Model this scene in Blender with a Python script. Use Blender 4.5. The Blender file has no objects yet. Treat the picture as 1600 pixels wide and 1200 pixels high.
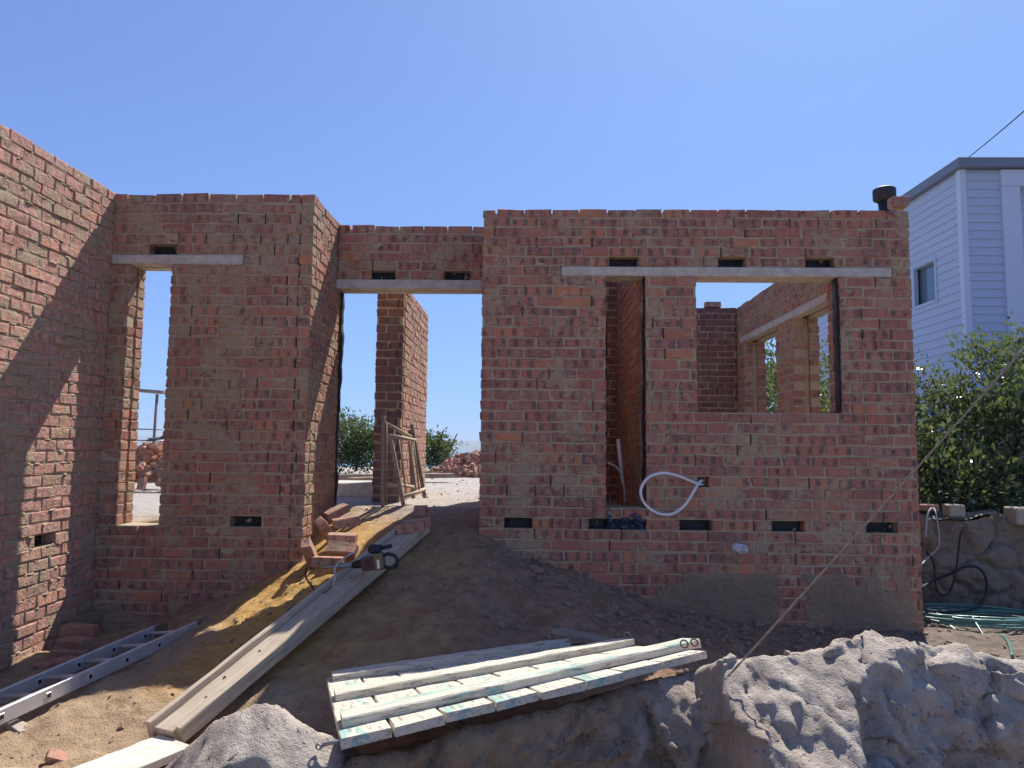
import bpy, bmesh, math, random
import numpy as np
from mathutils import Vector, Matrix
S = bpy.context.scene
C = S.collection
rng = np.random.default_rng(7)
random.seed(7)
PI = math.pi
# ------------------------------------------------------------------ camera, sky, sun
F, YAW, PIT, ROL = 1143.1, .0217, .0865, .01045          # focal length in pixels of a 1600 px wide picture
_cy, _sy, _cp, _sp, _cr, _sr = math.cos(YAW), math.sin(YAW), math.cos(PIT), math.sin(PIT), math.cos(ROL), math.sin(ROL)
FW = Vector((-_sy*_cp, _cy*_cp, _sp)); _rt = Vector((_cy, _sy, 0)); _up = _rt.cross(FW)
RT = _rt*_cr + _up*_sr; UP = _up*_cr - _rt*_sr
cam = bpy.data.cameras.new('camera'); camo = bpy.data.objects.new('camera', cam); C.objects.link(camo)
cam.sensor_width = 36; cam.lens = F/1600*36; cam.clip_start = .05; cam.clip_end = 60000
M = Matrix((RT, UP, -FW)).transposed().to_4x4(); camo.matrix_world = M
S.camera = camo
SUN_AZ, SUN_EL = math.radians(24.5), math.radians(52)
W = bpy.data.worlds.new('World'); S.world = W; W.use_nodes = True
nt = W.node_tree; bg = nt.nodes['Background']; sky = nt.nodes.new('ShaderNodeTexSky')
sky.sky_type = 'NISHITA'; sky.sun_disc = False; sky.sun_elevation = SUN_EL; sky.sun_rotation = SUN_AZ
sky.altitude = 50; sky.air_density = .62; sky.dust_density = .6; sky.ozone_density = 5
bg.inputs[1].default_value = .12
# soft shoulder on the sky's brightness so that the horizon stays blue as the phone recorded it
_sp = nt.nodes.new('ShaderNodeSeparateColor'); _cb = nt.nodes.new('ShaderNodeCombineColor'); nt.links.new(sky.outputs[0], _sp.inputs[0])
for _i, (_a, _b) in enumerate(((1.46, 3.0), (1.40, 1.40), (1.80, .95))):
    _m = nt.nodes.new('ShaderNodeMath'); _m.operation = 'MULTIPLY_ADD'; nt.links.new(_sp.outputs[_i], _m.inputs[0]); _m.inputs[1].default_value = _b*.2; _m.inputs[2].default_value = 1
    _n = nt.nodes.new('ShaderNodeMath'); _n.operation = 'MULTIPLY'; nt.links.new(_sp.outputs[_i], _n.inputs[0]); _n.inputs[1].default_value = _a
    _d = nt.nodes.new('ShaderNodeMath'); _d.operation = 'DIVIDE'; nt.links.new(_n.outputs[0], _d.inputs[0]); nt.links.new(_m.outputs[0], _d.inputs[1]); nt.links.new(_d.outputs[0], _cb.inputs[_i])
nt.links.new(_cb.outputs[0], bg.inputs[0])
sl = bpy.data.lights.new('sun', 'SUN'); sl.energy = 4.6; sl.angle = math.radians(.5); sl.color = (1, .965, .91)
so = bpy.data.objects.new('sun', sl); C.objects.link(so)
SD = Vector((math.sin(SUN_AZ)*math.cos(SUN_EL), math.cos(SUN_AZ)*math.cos(SUN_EL), math.sin(SUN_EL)))
so.rotation_euler = SD.to_track_quat('Z', 'Y').to_euler()
S.view_settings.view_transform = 'Standard'; S.view_settings.look = 'None'; S.view_settings.gamma = 1
S.view_settings.exposure = .75

# the eye is the origin; ground in front of the house lies 1.5 m below it, the house floor 0.57 m below it
def at(px, py, Y):
    d = FW + RT*((px-800)/F) - UP*((py-600)/F)
    return d*(Y/d.y)
def atz(px, py, Z):
    d = FW + RT*((px-800)/F) - UP*((py-600)/F)
    return d*(Z/d.z)

# ------------------------------------------------------------------ noise
def vnoise(x, y, seed=0):
    x = np.asarray(x, float); y = np.asarray(y, float)
    xi = np.floor(x).astype(np.int64); yi = np.floor(y).astype(np.int64); fx = x-xi; fy = y-yi
    fx = fx*fx*(3-2*fx); fy = fy*fy*(3-2*fy)
    def h(a, b):
        n = (a*374761393 + b*668265263 + seed*974711) & 0x7fffffff
        n = ((n ^ (n >> 13))*1274126177) & 0x7fffffff
        return ((n ^ (n >> 16)) & 0xffff)/32767.5-1
    return (h(xi, yi)*(1-fx)+h(xi+1, yi)*fx)*(1-fy)+(h(xi, yi+1)*(1-fx)+h(xi+1, yi+1)*fx)*fy
def fbm(x, y, oct=4, seed=0):
    s = 0; a = 1
    for i in range(oct):
        s = s+a*vnoise(x*2**i+i*17.3, y*2**i+i*9.1, seed+i); a *= .5
    return s
def worley(x, y, seed=0, full=False):
    x = np.asarray(x, float); y = np.asarray(y, float)
    xi = np.floor(x).astype(np.int64); yi = np.floor(y).astype(np.int64)
    d1 = np.full(x.shape, 9.); d2 = d1.copy(); cid = np.zeros(x.shape); ox = cid.copy(); oy = cid.copy(); c2 = cid.copy()
    for a in (-1, 0, 1):
        for b in (-1, 0, 1):
            n = ((xi+a)*374761393 + (yi+b)*668265263 + seed*974711) & 0x7fffffff
            n = ((n ^ (n >> 13))*1274126177) & 0x7fffffff; n = n ^ (n >> 16)
            dx = xi+a+(n & 255)/255.-x; dy = yi+b+((n >> 8) & 255)/255.-y; d = np.hypot(dx, dy); r = ((n >> 16) & 255)/255.
            new = d < d1
            d2 = np.where(new, d1, np.minimum(d2, d)); cid = np.where(new, r, cid); ox = np.where(new, dx, ox); oy = np.where(new, dy, oy); c2 = np.where(new, ((n >> 4) & 255)/255., c2); d1 = np.where(new, d, d1)
    return (d1, d2, cid, ox, oy, c2) if full else (d1, d2, cid)

# ------------------------------------------------------------------ materials
MATS = {}
class NT:
    def __init__(s, name):
        s.m = bpy.data.materials.new(name); s.m.use_nodes = True; s.t = s.m.node_tree
        s.b = s.t.nodes['Principled BSDF']; MATS[name] = s.m
    def link(s, o, i): s.t.links.new(o, i)
    def n(s, typ, ins=None, **props):
        nd = s.t.nodes.new('ShaderNode'+typ)
        for k, v in props.items(): setattr(nd, k, v)
        for k, v in (ins or {}).items():
            if isinstance(v, bpy.types.NodeSocket): s.link(v, nd.inputs[k])
            else: nd.inputs[k].default_value = v
        return nd
    def attr(s, name): return s.n('Attribute', attribute_name=name).outputs['Fac']
    def pos(s): return s.n('NewGeometry').outputs['Position']
    def obj(s): return s.n('TexCoord').outputs['Object']
    def math(s, op, a, b=0., c=None, clamp=False):
        nd = s.n('Math', operation=op, use_clamp=clamp)
        for i, v in enumerate((a, b, c)):
            if v is None: continue
            if isinstance(v, bpy.types.NodeSocket): s.link(v, nd.inputs[i])
            else: nd.inputs[i].default_value = v
        return nd.outputs[0]
    def noise(s, scale, detail=4, rough=.55, vec=None, dist=0, out='Fac'):
        ins = {'Scale': scale, 'Detail': detail, 'Roughness': rough, 'Distortion': dist}
        if vec is not None: ins['Vector'] = vec
        return s.n('TexNoise', ins).outputs[out]
    def step(s, v, a, b, lo=0., hi=1.):
        return s.n('MapRange', {'Value': v, 'From Min': a, 'From Max': b, 'To Min': lo, 'To Max': hi}, interpolation_type='SMOOTHSTEP').outputs[0]
    def mix(s, f, a, b, mode='MIX'):
        nd = s.n('Mix', data_type='RGBA', blend_type=mode)
        for k, v in ((0, f), (6, a), (7, b)):
            if isinstance(v, bpy.types.NodeSocket): s.link(v, nd.inputs[k])
            elif k == 0: nd.inputs[0].default_value = v
            else: nd.inputs[k].default_value = (*v, 1)
        return nd.outputs[2]
    def ramp(s, f, stops, mode='LINEAR'):
        nd = s.n('ValToRGB', {'Fac': f}); cr = nd.color_ramp; cr.interpolation = mode
        while len(cr.elements) < len(stops): cr.elements.new(.5)
        for e, (p, c) in zip(cr.elements, stops): e.position = p; e.color = (*c, 1)
        return nd.outputs[0]
    def out(s, col=None, rough=.9, bump=None, strength=.4, dist=.01, spec=.25, metal=0):
        if col is not None:
            if isinstance(col, bpy.types.NodeSocket): s.link(col, s.b.inputs['Base Color'])
            else: s.b.inputs['Base Color'].default_value = (*col, 1)
        if isinstance(rough, bpy.types.NodeSocket): s.link(rough, s.b.inputs['Roughness'])
        else: s.b.inputs['Roughness'].default_value = rough
        s.b.inputs['Specular IOR Level'].default_value = spec; s.b.inputs['Metallic'].default_value = metal
        if bump is not None:
            bp = s.n('Bump', {'Height': bump, 'Strength': strength, 'Distance': dist}); s.link(bp.outputs[0], s.b.inputs['Normal'])
        return s.m

def mat_brick(name, smear, FILM=.1, BD=.013, DARK=0, FC=(.49, .345, .235)):
    k = NT(name); P = k.pos(); r = k.attr('rnd'); u = k.attr('bu')
    r2 = k.math('FRACT', k.math('MULTIPLY', r, 17.31)); r3 = k.math('FRACT', k.math('MULTIPLY', r, 91.7))
    base = k.ramp(r, [(0, (.34, .118, .088)), (.2, (.45, .134, .086)), (.4, (.37, .135, .100)), (.6, (.50, .168, .098)), (.78, (.41, .122, .080)), (.92, (.52, .182, .09)), (1, (.60, .212, .09))])
    n1 = k.noise(9, 5, .6, P); n2 = k.noise(45, 4, .6, P); n3 = k.noise(2.2, 4, .6, P)
    # kiln stacking marks: dark purple bands and blotches across the faces of many bricks
    bv = k.attr('bv')
    band = k.math('SINE', k.math('ADD', k.math('MULTIPLY', u, k.math('MULTIPLY_ADD', r2, 22., 54.)), k.math('MULTIPLY', r2, 30.)))
    band = k.math('ADD', band, k.math('MULTIPLY', k.math('SUBTRACT', n1, .5), 3.0))
    band = k.math('ADD', band, k.math('MULTIPLY', k.math('SUBTRACT', n2, .5), 1.6))
    core = k.math('SUBTRACT', band, k.math('MULTIPLY', k.math('MULTIPLY', bv, bv), 7.))
    gate = k.step(r3, .10, .38)
    mask = k.math('MULTIPLY', k.math('ADD', k.math('MULTIPLY', k.step(band, .05, .5), .52), k.math('MULTIPLY', k.step(core, .15, .7), .38)), gate)
    col = k.mix(k.math('MULTIPLY', k.step(band, -.5, -1.3), .30), base, (.47, .20, .14))
    col = k.mix(mask, col, (.070, .050, .052))
    r5 = k.math('FRACT', k.math('MULTIPLY', r, 533.3)); col = k.mix(k.step(r5, .0, .35, .42, 0), col, (.13, .066, .062)); col = k.mix(k.step(r5, .84, 1., 0, .35), col, (.50, .29, .21))
    col = k.mix(k.step(n2, .38, .7, 0, .55), col, (.45, .27, .20))
    col = k.mix(k.step(k.math('ADD', n3, k.math('MULTIPLY', n2, .3)), .6, .85, 0, .4), col, (.14, .085, .078))
    # mortar smeared over the faces
    n4 = k.noise(3.1, 6, .62, P); n5 = k.noise(17, 5, .65, P)
    v = k.math('ADD', k.math('MULTIPLY', n4, .65), k.math('MULTIPLY', n5, .45))
    sm = k.step(v, smear-.035, smear+.045)
    mort = k.mix(n2, (.31, .235, .145), (.48, .375, .24))
    film = k.step(k.noise(26, 5, .7, P), .35, .75, FILM-.2, FILM+.3)
    col = k.mix(film, col, FC)
    ns = k.noise(70, 3, .6, P)
    col = k.mix(k.math('MULTIPLY', sm, k.step(ns, .3, .6, .55, .95)), col, mort)
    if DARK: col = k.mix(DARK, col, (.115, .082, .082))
    h = k.math('ADD', k.math('ADD', k.math('MULTIPLY', n2, .6), k.math('MULTIPLY', k.noise(160, 3, .6, P), .35)), k.math('MULTIPLY', sm, .25))
    return k.out(col, k.step(n2, .3, .7, .8, .96), h, .75, BD, .2)
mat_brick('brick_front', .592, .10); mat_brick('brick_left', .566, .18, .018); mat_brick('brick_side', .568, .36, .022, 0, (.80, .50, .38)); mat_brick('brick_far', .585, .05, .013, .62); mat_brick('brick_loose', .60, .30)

k = NT('mortar'); P = k.pos(); a = k.noise(24, 6, .65, P); b = k.noise(3, 4, .6, P)
k.out(k.mix(k.step(b, .3, .7), k.mix(a, (.36, .275, .18), (.53, .42, .285)), k.mix(a, (.39, .29, .19), (.55, .43, .285))), .95, k.noise(90, 4, .65, P), .8, .012, .15)
k = NT('cement_coat'); P = k.pos(); a = k.noise(30, 6, .65, P); b = k.noise(2.6, 5, .6, P)
k.out(k.mix(k.step(b, .35, .65), k.mix(a, (.20, .150, .105), (.31, .235, .165)), k.mix(a, (.27, .19, .125), (.39, .285, .19))), .95, k.math('ADD', a, k.noise(110, 3, .6, P)), .6, .01, .15)
k = NT('concrete'); P = k.pos(); a = k.noise(12, 6, .65, P); b = k.noise(110, 3, .6, P)
k.out(k.mix(k.step(a, .3, .7), (.42, .37, .315), (.60, .54, .46)), .9, k.math('ADD', a, b), .35, .006, .2)
k = NT('concrete_dark'); P = k.pos(); a = k.noise(8, 6, .65, P)
k.out(k.mix(a, (.16, .145, .125), (.27, .24, .21)), .92, k.noise(80, 4, .6, P), .5, .01, .2)

def earth(name, kind):
    k = NT(name); P = k.pos(); a = k.noise(1.3, 6, .6, P); b = k.noise(9, 6, .68, P); c = k.noise(70, 4, .7, P)
    sep = k.n('SeparateXYZ', {'Vector': P}); X, Y, Z = sep.outputs
    sand = k.mix(k.step(b, .3, .7), (.50, .29, .095), (.64, .40, .15))
    dull = k.mix(k.step(b, .3, .7), (.36, .25, .155), (.50, .36, .23))
    brown = k.mix(k.step(b, .3, .7), (.27, .16, .10), (.43, .275, .175))
    grey = k.mix(k.step(b, .3, .7), (.42, .35, .285), (.60, .52, .435))
    dust = k.mix(k.step(b, .3, .7), (.40, .345, .295), (.53, .475, .42))
    wob = k.math('MULTIPLY', k.math('SUBTRACT', a, .5), 2.2)
    if kind == 'ground':
        f = k.step(k.math('ADD', X, wob), -1.5, -.5)                       # orange building sand left of the boards, brown soil right of them
        sand = k.mix(k.math('MULTIPLY', k.step(k.math('ADD', X, k.math('MULTIPLY', wob, .4)), -2.35, -1.95), k.step(k.math('ADD', Y, k.math('MULTIPLY', wob, .4)), 4.1, 4.7)), dull, sand)
        col = k.mix(f, sand, brown)
        col = k.mix(k.math('MULTIPLY', k.step(k.math('ADD', Y, k.math('MULTIPLY', wob, .5)), 6.2, 7.2), k.step(Z, -.95, -.75)), col, dust)
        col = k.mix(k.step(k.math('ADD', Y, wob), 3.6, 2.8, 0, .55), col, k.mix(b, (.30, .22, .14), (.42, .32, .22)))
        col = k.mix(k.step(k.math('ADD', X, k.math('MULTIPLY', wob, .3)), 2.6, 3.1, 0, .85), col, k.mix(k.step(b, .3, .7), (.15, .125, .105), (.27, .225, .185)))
    else:
        f = k.step(k.math('ADD', X, wob), .0, 1.1) if kind == 'bank' else .95
        col = k.mix(f, k.mix(k.step(b, .3, .7), (.28, .19, .12), (.40, .285, .19)), grey)
        col = k.mix(k.step(k.noise(2.3, 4, .6, P), .56, .75, 0, .55), col, (.36, .255, .165))
    v = k.n('TexVoronoi', {'Vector': P, 'Scale': 42.}); st = k.step(v.outputs['Distance'], .28, .12)
    st = k.math('MULTIPLY', st, k.step(k.n('SeparateColor', {'Color': v.outputs['Color']}).outputs[0], .7, .8))
    col = k.mix(k.math('MULTIPLY', st, .6), col, k.mix(c, (.20, .15, .12), (.45, .38, .32)))
    h = k.math('ADD', k.math('ADD', k.math('MULTIPLY', b, 1.2), k.math('MULTIPLY', c, .5)), k.math('MULTIPLY', st, .5))
    h = k.math('ADD', h, k.math('MULTIPLY', k.noise(220, 3, .6, P), .35))
    return k.out(col, .97, h, 1., .026, .1)
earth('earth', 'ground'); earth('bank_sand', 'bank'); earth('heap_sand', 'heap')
k = NT('pebble'); P = k.pos(); r = k.attr('rnd')
k.out(k.mix(k.noise(30, 4, .6, P), k.ramp(r, [(0, (.16, .12, .09)), (.4, (.26, .19, .14)), (.7, (.28, .22, .17)), (.85, (.27, .14, .11)), (1, (.36, .30, .25))]), (.27, .21, .15)), .95, k.noise(80, 4, .6, P), .5, .01)

def mat_wood(name, c0, c1, sc=6., rough=.8):
    k = NT(name); O = k.obj(); mp = k.n('Mapping', {'Vector': O, 'Scale': (.6, 14, 14)}).outputs[0]
    g = k.noise(sc, 6, .65, mp, .6); b = k.noise(5, 4, .6, O)
    col = k.mix(k.step(g, .3, .72), c0, c1); col = k.mix(k.step(b, .5, .8, 0, .45), col, tuple(v*.6 for v in c0))
    return k.out(col, rough, g, .35, .006, .2)
mat_wood('scaffold_wood', (.36, .285, .205), (.54, .45, .345)); mat_wood('grey_wood', (.20, .165, .13), (.34, .29, .235)); mat_wood('pale_wood', (.55, .49, .40), (.70, .64, .54))
mat_wood('trestle_wood', (.24, .17, .125), (.40, .30, .225))
mat_wood('twig', (.10, .07, .05), (.17, .12, .085))
def mat_paint(name, turq):
    k = NT(name); O = k.obj(); mp = k.n('Mapping', {'Vector': O, 'Scale': (1.2, 9, 9)}).outputs[0]
    g = k.noise(7, 6, .7, mp, .5); b = k.noise(1.3, 6, .7, k.n('Mapping', {'Vector': O, 'Scale': (1.4, 8, 8)}).outputs[0]); f = k.noise(40, 4, .65, mp)
    white = k.mix(f, (.53, .47, .36), (.68, .61, .48)); tq = k.mix(f, (.24, .39, .33), (.38, .50, .42))
    col = k.mix(k.step(b, .62-turq, .68-turq), white, tq)
    chip = k.step(k.math('ADD', k.math('MULTIPLY', g, .7), k.math('MULTIPLY', f, .3)), .535, .59)
    col = k.mix(k.math('MULTIPLY', chip, .9), col, k.mix(f, (.17, .13, .10), (.34, .28, .22)))
    return k.out(col, .6, k.math('SUBTRACT', f, chip), .5, .006, .3)
mat_paint('flaking_white', -.02); mat_paint('flaking_turquoise', .10)
k = NT('aluminium'); P = k.pos(); a = k.noise(20, 4, .6, P)
k.out(k.mix(a, (.50, .50, .50), (.70, .70, .71)), k.step(a, .3, .7, .35, .6), a, .05, .005, .5, .55)
def plain(name, c, rough=.5, spec=.4, metal=0, amp=.25, sc=25):
    k = NT(name); P = k.pos(); a = k.noise(sc, 4, .6, P)
    return k.out(k.mix(a, tuple(v*(1-amp) for v in c), tuple(min(1, v*(1+amp)) for v in c)), rough, a, .15, .004, spec, metal)
plain('black_plastic', (.022, .023, .028), .6); plain('damp_and_shade_film', (.018, .018, .022), .55); plain('damp_film_blue', (.03, .045, .075), .35, .5, 0, .5)
plain('white_pvc', (.74, .72, .72), .4); plain('steel', (.30, .29, .28), .45, .5, .8); plain('rust', (.17, .085, .05), .8); plain('tool_red', (.11, .06, .05), .7)
plain('rope', (.30, .24, .17), .9, .1, 0, .4, 160); plain('green_hose', (.10, .23, .18), .3, .5, 0, .4, 9); plain('grey_cable', (.42, .41, .39), .6); plain('blue_black', (.02, .024, .035), .6)
plain('cowl', (.035, .036, .04), .6); plain('trim_white', (.58, .64, .75), .5, .3, 0, .04, 3); plain('roof_grey', (.19, .22, .28), .55, .3, 0, .08, 3); plain('siding', (.47, .54, .66), .55, .3, 0, .05, 3)
plain('block', (.40, .34, .26), .9, .15); plain('tarp', (.05, .055, .07), .5); plain('tan_plastic', (.20, .15, .085), .7)
k = NT('window_glass'); k.out((.10, .16, .21), .04, None, spec=.9)
k = NT('stone'); P = k.pos(); r = k.attr('rnd'); a = k.noise(10, 6, .65, P)
col = k.mix(a, k.ramp(r, [(0, (.22, .155, .11)), (.35, (.30, .215, .15)), (.7, (.34, .245, .175)), (1, (.25, .205, .16))]), (.28, .22, .17))
k.out(k.mix(k.step(k.attr('joint'), .0, 1.), col, k.mix(a, (.22, .175, .135), (.30, .24, .185))), .95, k.math('ADD', a, k.noise(60, 4, .65, P)), .8, .02, .15)
def leafmat(name, stops, rough, transl=.25):
    k = NT(name); r = k.attr('rnd'); col = k.ramp(r, stops)
    k.out(col, rough, None, spec=.5)
    tr = k.n('BsdfTranslucent', {'Color': k.mix(.5, col, (.22, .30, .04))}); ms = k.n('MixShader', {0: transl, 1: k.b.outputs[0], 2: tr.outputs[0]})
    k.link(ms.outputs[0], k.t.nodes['Material Output'].inputs[0])
leafmat('glossy_leaf', [(0, (.075, .10, .055)), (.5, (.15, .18, .09)), (.8, (.27, .28, .125)), (1, (.46, .44, .20))], .17, .26)
leafmat('dull_leaf', [(0, (.05, .075, .035)), (.5, (.085, .115, .05)), (1, (.16, .18, .09))], .5)
k = NT('sea'); P = k.pos(); k.out(k.mix(k.noise(.004, 4, .6, P), (.035, .10, .16), (.05, .13, .19)), .35, None, spec=.4)
k = NT('far_hills'); P = k.pos(); k.out(k.mix(k.noise(.0012, 5, .6, P), (.10, .11, .07), (.17, .15, .10)), .95)

# ------------------------------------------------------------------ mesh helpers
class MB:
    def __init__(s): s.v = []; s.f = []; s.a = []; s.n = 0; s.attrs = {}
    def add(s, v, f, **at_):
        v = np.asarray(v, float); s.v.append(v); m = len(v)
        s.f.extend([tuple(i+s.n for i in q) for q in f])
        for key in set(list(s.attrs)+list(at_)):
            val = at_.get(key, 0.); arr = np.broadcast_to(np.asarray(val, float), (m,))
            s.attrs.setdefault(key, []).append((s.n, arr))
        s.n += m
    def box(s, lo, hi, bev=0., mat=None, **at_):
        lo = np.minimum(lo, hi).astype(float) if False else np.array(lo, float); hi = np.array(hi, float)
        c = [np.array([(hi if i & 1 else lo)[0], (hi if i & 2 else lo)[1], (hi if i & 4 else lo)[2]]) for i in range(8)]
        if bev <= 0:
            V = c; Fc = [(0, 2, 3, 1), (4, 5, 7, 6), (0, 1, 5, 4), (2, 6, 7, 3), (0, 4, 6, 2), (1, 3, 7, 5)]
        else:                                                             # chamfered box: three vertices per corner
            V = []; Fc = []
            for i in range(8):
                for ax in range(3):
                    p = c[i].copy()
                    for o in range(3):
                        if o != ax: p[o] += bev*(-1 if i >> o & 1 else 1)
                    V.append(p)
            idx = lambda i, ax: i*3+ax
            for ax in range(3):
                o1, o2 = (ax+1) % 3, (ax+2) % 3
                for sgn in (0, 1):
                    b = sgn << ax; q = [b, b | 1 << o1, b | 1 << o1 | 1 << o2, b | 1 << o2]
                    q = [idx(i, ax) for i in q]; Fc.append(q if sgn else q[::-1])
            for ax in range(3):
                o1, o2 = (ax+1) % 3, (ax+2) % 3
                for a in (0, 1):
                    for b in (0, 1):
                        i = a << o1 | b << o2; j = i | 1 << ax
                        q = [idx(i, o1), idx(j, o1), idx(j, o2), idx(i, o2)]; Fc.append(q if a == b else q[::-1])
            for i in range(8):
                q = [idx(i, 0), idx(i, 1), idx(i, 2)]; Fc.append(q if bin(i).count('1') % 2 else q[::-1])
        V = np.array(V)
        if mat is not None: V = np.array([mat @ Vector(p) for p in V])
        s.add(V, Fc, **at_)
    def tube(s, pts, r, n=8, caps=True, closed=False, **at_):
        pts = [Vector(p) for p in pts]; m = len(pts); rs = [r]*m if np.isscalar(r) else list(r)
        T = [((pts[(i+1) % m] if closed or i < m-1 else pts[i])-(pts[i-1] if closed or i else pts[i])).normalized() for i in range(m)]
        ref = Vector((0, 0, 1)) if abs(T[0].z) < .9 else Vector((1, 0, 0)); A = (ref-T[0]*ref.dot(T[0])).normalized(); V = []
        for i in range(m):
            A = (A-T[i]*A.dot(T[i])).normalized(); B = T[i].cross(A)
            for j in range(n):
                an = 2*PI*j/n; V.append(pts[i]+(A*math.cos(an)+B*math.sin(an))*rs[i])
        Fc = []
        for i in range(m if closed else m-1):
            for j in range(n):
                a, b = i*n, ((i+1) % m)*n; Fc.append((a+j, a+(j+1) % n, b+(j+1) % n, b+j))
        if caps and not closed: Fc.append(tuple(range(n))[::-1]); Fc.append(tuple((m-1)*n+j for j in range(n)))
        s.add(V, Fc, **at_)
    def build(s, name, mat, parent=None, smooth=False, loc=None, rot=None):
        me = bpy.data.meshes.new(name); V = np.concatenate(s.v) if s.v else np.zeros((0, 3))
        me.from_pydata(V.tolist(), [], s.f); me.materials.append(MATS[mat])
        for key, chunks in s.attrs.items():
            arr = np.zeros(len(V))
            for st, a in chunks: arr[st:st+len(a)] = a
            at_ = me.attributes.new(key, 'FLOAT', 'POINT'); at_.data.foreach_set('value', arr.astype(np.float32))
        if smooth: me.polygons.foreach_set('use_smooth', [True]*len(me.polygons))
        me.validate(); me.update()
        o = bpy.data.objects.new(name, me); C.objects.link(o)
        if loc is not None: o.location = loc
        if rot is not None: o.rotation_euler = rot
        if parent is not None: o.parent = parent
        return o
def grid(name, X, Y, Z, mat, parent=None, smooth=True, **at_):            # three 2-D arrays
    h, w = X.shape; V = np.stack([X, Y, Z], -1).reshape(-1, 3)
    i = np.arange(h*w).reshape(h, w); Q = np.stack([i[:-1, :-1], i[:-1, 1:], i[1:, 1:], i[1:, :-1]], -1).reshape(-1, 4)
    m = MB(); m.add(V, Q.tolist(), **{k_: v.reshape(-1) for k_, v in at_.items()})
    return m.build(name, mat, parent, smooth)
def tag(o, label=None, cat=None, group=None, kind=None):
    if label: o['label'] = label
    if cat: o['category'] = cat
    if group: o['group'] = group
    if kind: o['kind'] = kind
    return o
def empty(name, loc, label, cat, group=None, rot=(0, 0, 0)):
    o = bpy.data.objects.new(name, None); C.objects.link(o); o.location = loc; o.rotation_euler = rot; o.empty_display_size = .1
    return tag(o, label, cat, group)
def smoothpath(pts, n=8):
    P = [Vector(p) for p in pts]; out = []
    for i in range(len(P)-1):
        p0, p1, p2, p3 = P[max(i-1, 0)], P[i], P[i+1], P[min(i+2, len(P)-1)]
        for j in range(n):
            t = j/n; out.append(.5*((2*p1)+(p2-p0)*t+(2*p0-5*p1+4*p2-p3)*t*t+(3*p1-p0-3*p2+p3)*t**3))
    return out+[P[-1]]
def ortho(o, d, up=(0, 0, 1)):                                            # local x along d, z near up
    x = Vector(d).normalized(); y = Vector(up).cross(x).normalized(); z = x.cross(y)
    m = Matrix((x, y, z)).transposed().to_4x4(); m.translation = o
    return m

# ------------------------------------------------------------------ terrain
HX = np.array([-9, -3.5, -3, -2.6, -2.2, -1.82, -1.4, -1, -.4, -.07, .19, .55, .92, 1.24, 1.71, 2.24, 3.2, 9.])
HZ = np.array([-1.56, -1.53, -1.46, -1.31, -1.14, -.97, -.80, -.70, -.70, -.86, -.95, -1.06, -1.21, -1.29, -1.37, -1.42, -1.44, -1.45])
def gz(x, y):
    x, y = np.broadcast_arrays(np.asarray(x, float), np.asarray(y, float))
    h = np.interp(x, HX, HZ)
    base = np.where(x < 2.6, -1.54, -1.47)+.03*fbm(x*1.1, y*1.1, 3, 3)
    fall = np.clip((y-3.75)/2.2, 0, 1); fall = fall**1.08
    z = base+(np.maximum(h, base)-base)*fall
    # threshold and house floor
    fl = -.57+np.clip((-2.0-x)/1.2, 0, 1)*-.10
    t = np.clip((y-6.0)/.75, 0, 1)
    inside = np.where(x < 3.02, h+(fl-h)*np.where(x > -1.9, t, np.clip((y-6.02)/.2, 0, 1)), base)
    z = np.where((y > 6.0) & (x < 3.02), inside, z)
    z = np.where((x >= 3.02) & (y > 7.12), np.interp(y, [7.12, 7.2, 9, 14], [-1.45, -.66, -.5, -.45]), z)
    rough = .018*fbm(x*3.2, y*3.2, 4, 5)+.010*np.abs(fbm(x*11, y*11, 3, 8))
    amp = np.where((y > 6.8) & (x < 3.1), .45, 1.)
    # clods of soil on the right slope and loose orange sand beside the boards
    d1, d2, cid = worley(x*9, y*9, 4); clod = np.clip(.5-d1, 0, 1)*np.where(cid > .62, 1, 0)*.055
    reg = np.clip(1-np.abs(x-.9)/1.6, 0, 1)*np.clip((y-4.2)/.8, 0, 1)*(y < 6)
    z = z+rough*amp+clod*reg*1.25
    e1, e2, c3 = worley(x*17+.3*fbm(x*9, y*9, 2, 44), y*17, 14); f1, f2, c4 = worley(x*34, y*34, 15)
    z = z+(np.clip(.5-e1, 0, 1)*(c3 > .80)*.032+np.clip(.5-f1, 0, 1)*(c4 > .72)*.014+.014*fbm(x*5.5, y*5.5, 2, 45))*np.where((y < 6.0) & (y > 2.2) & (np.abs(x) < 4.6), 1, 0)
    s = np.exp(-((x+1.75)/.38)**2-((y-5.35)/.5)**2); z = z+s*(.04+.035*fbm(x*7, y*7, 3, 15))
    far = np.clip((y-24)/90, 0, 1); z = z-72*far**1.2
    far = np.clip((-y-12)/200, 0, 1); z = z-20*far
    return z
def gzp(x, y): return float(gz(np.array([x]), np.array([y]))[0])
xs = np.concatenate([-np.geomspace(400, 4.7, 26), np.arange(-4.6, 4.6, .022), np.geomspace(4.7, 400, 26)])
ys = np.concatenate([-np.geomspace(260, 1, 14), np.arange(-.5, 2.4, .3), np.arange(2.4, 7.0, .022), np.arange(7.0, 10, .08), np.geomspace(10.1, 150, 40)])
XX, YY = np.meshgrid(xs, ys)
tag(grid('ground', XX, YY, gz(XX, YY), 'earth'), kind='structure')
q = np.geomspace(60, 42000, 24); XX, YY = np.meshgrid(np.concatenate([-q[::-1]*1.2, [0], q*1.2]), np.concatenate([[40], q+40]))
tag(grid('sea', XX, YY, np.full_like(XX, -70.), 'sea'), kind='structure')
xx = np.linspace(-14000, 12000, 160); XX, TT = np.meshgrid(xx, np.linspace(0, 1, 9))
hh = 195+55*fbm(xx/2600, xx*0+3, 4, 21); YY = 15000+TT*5000+300*np.sin(XX/900)
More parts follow.
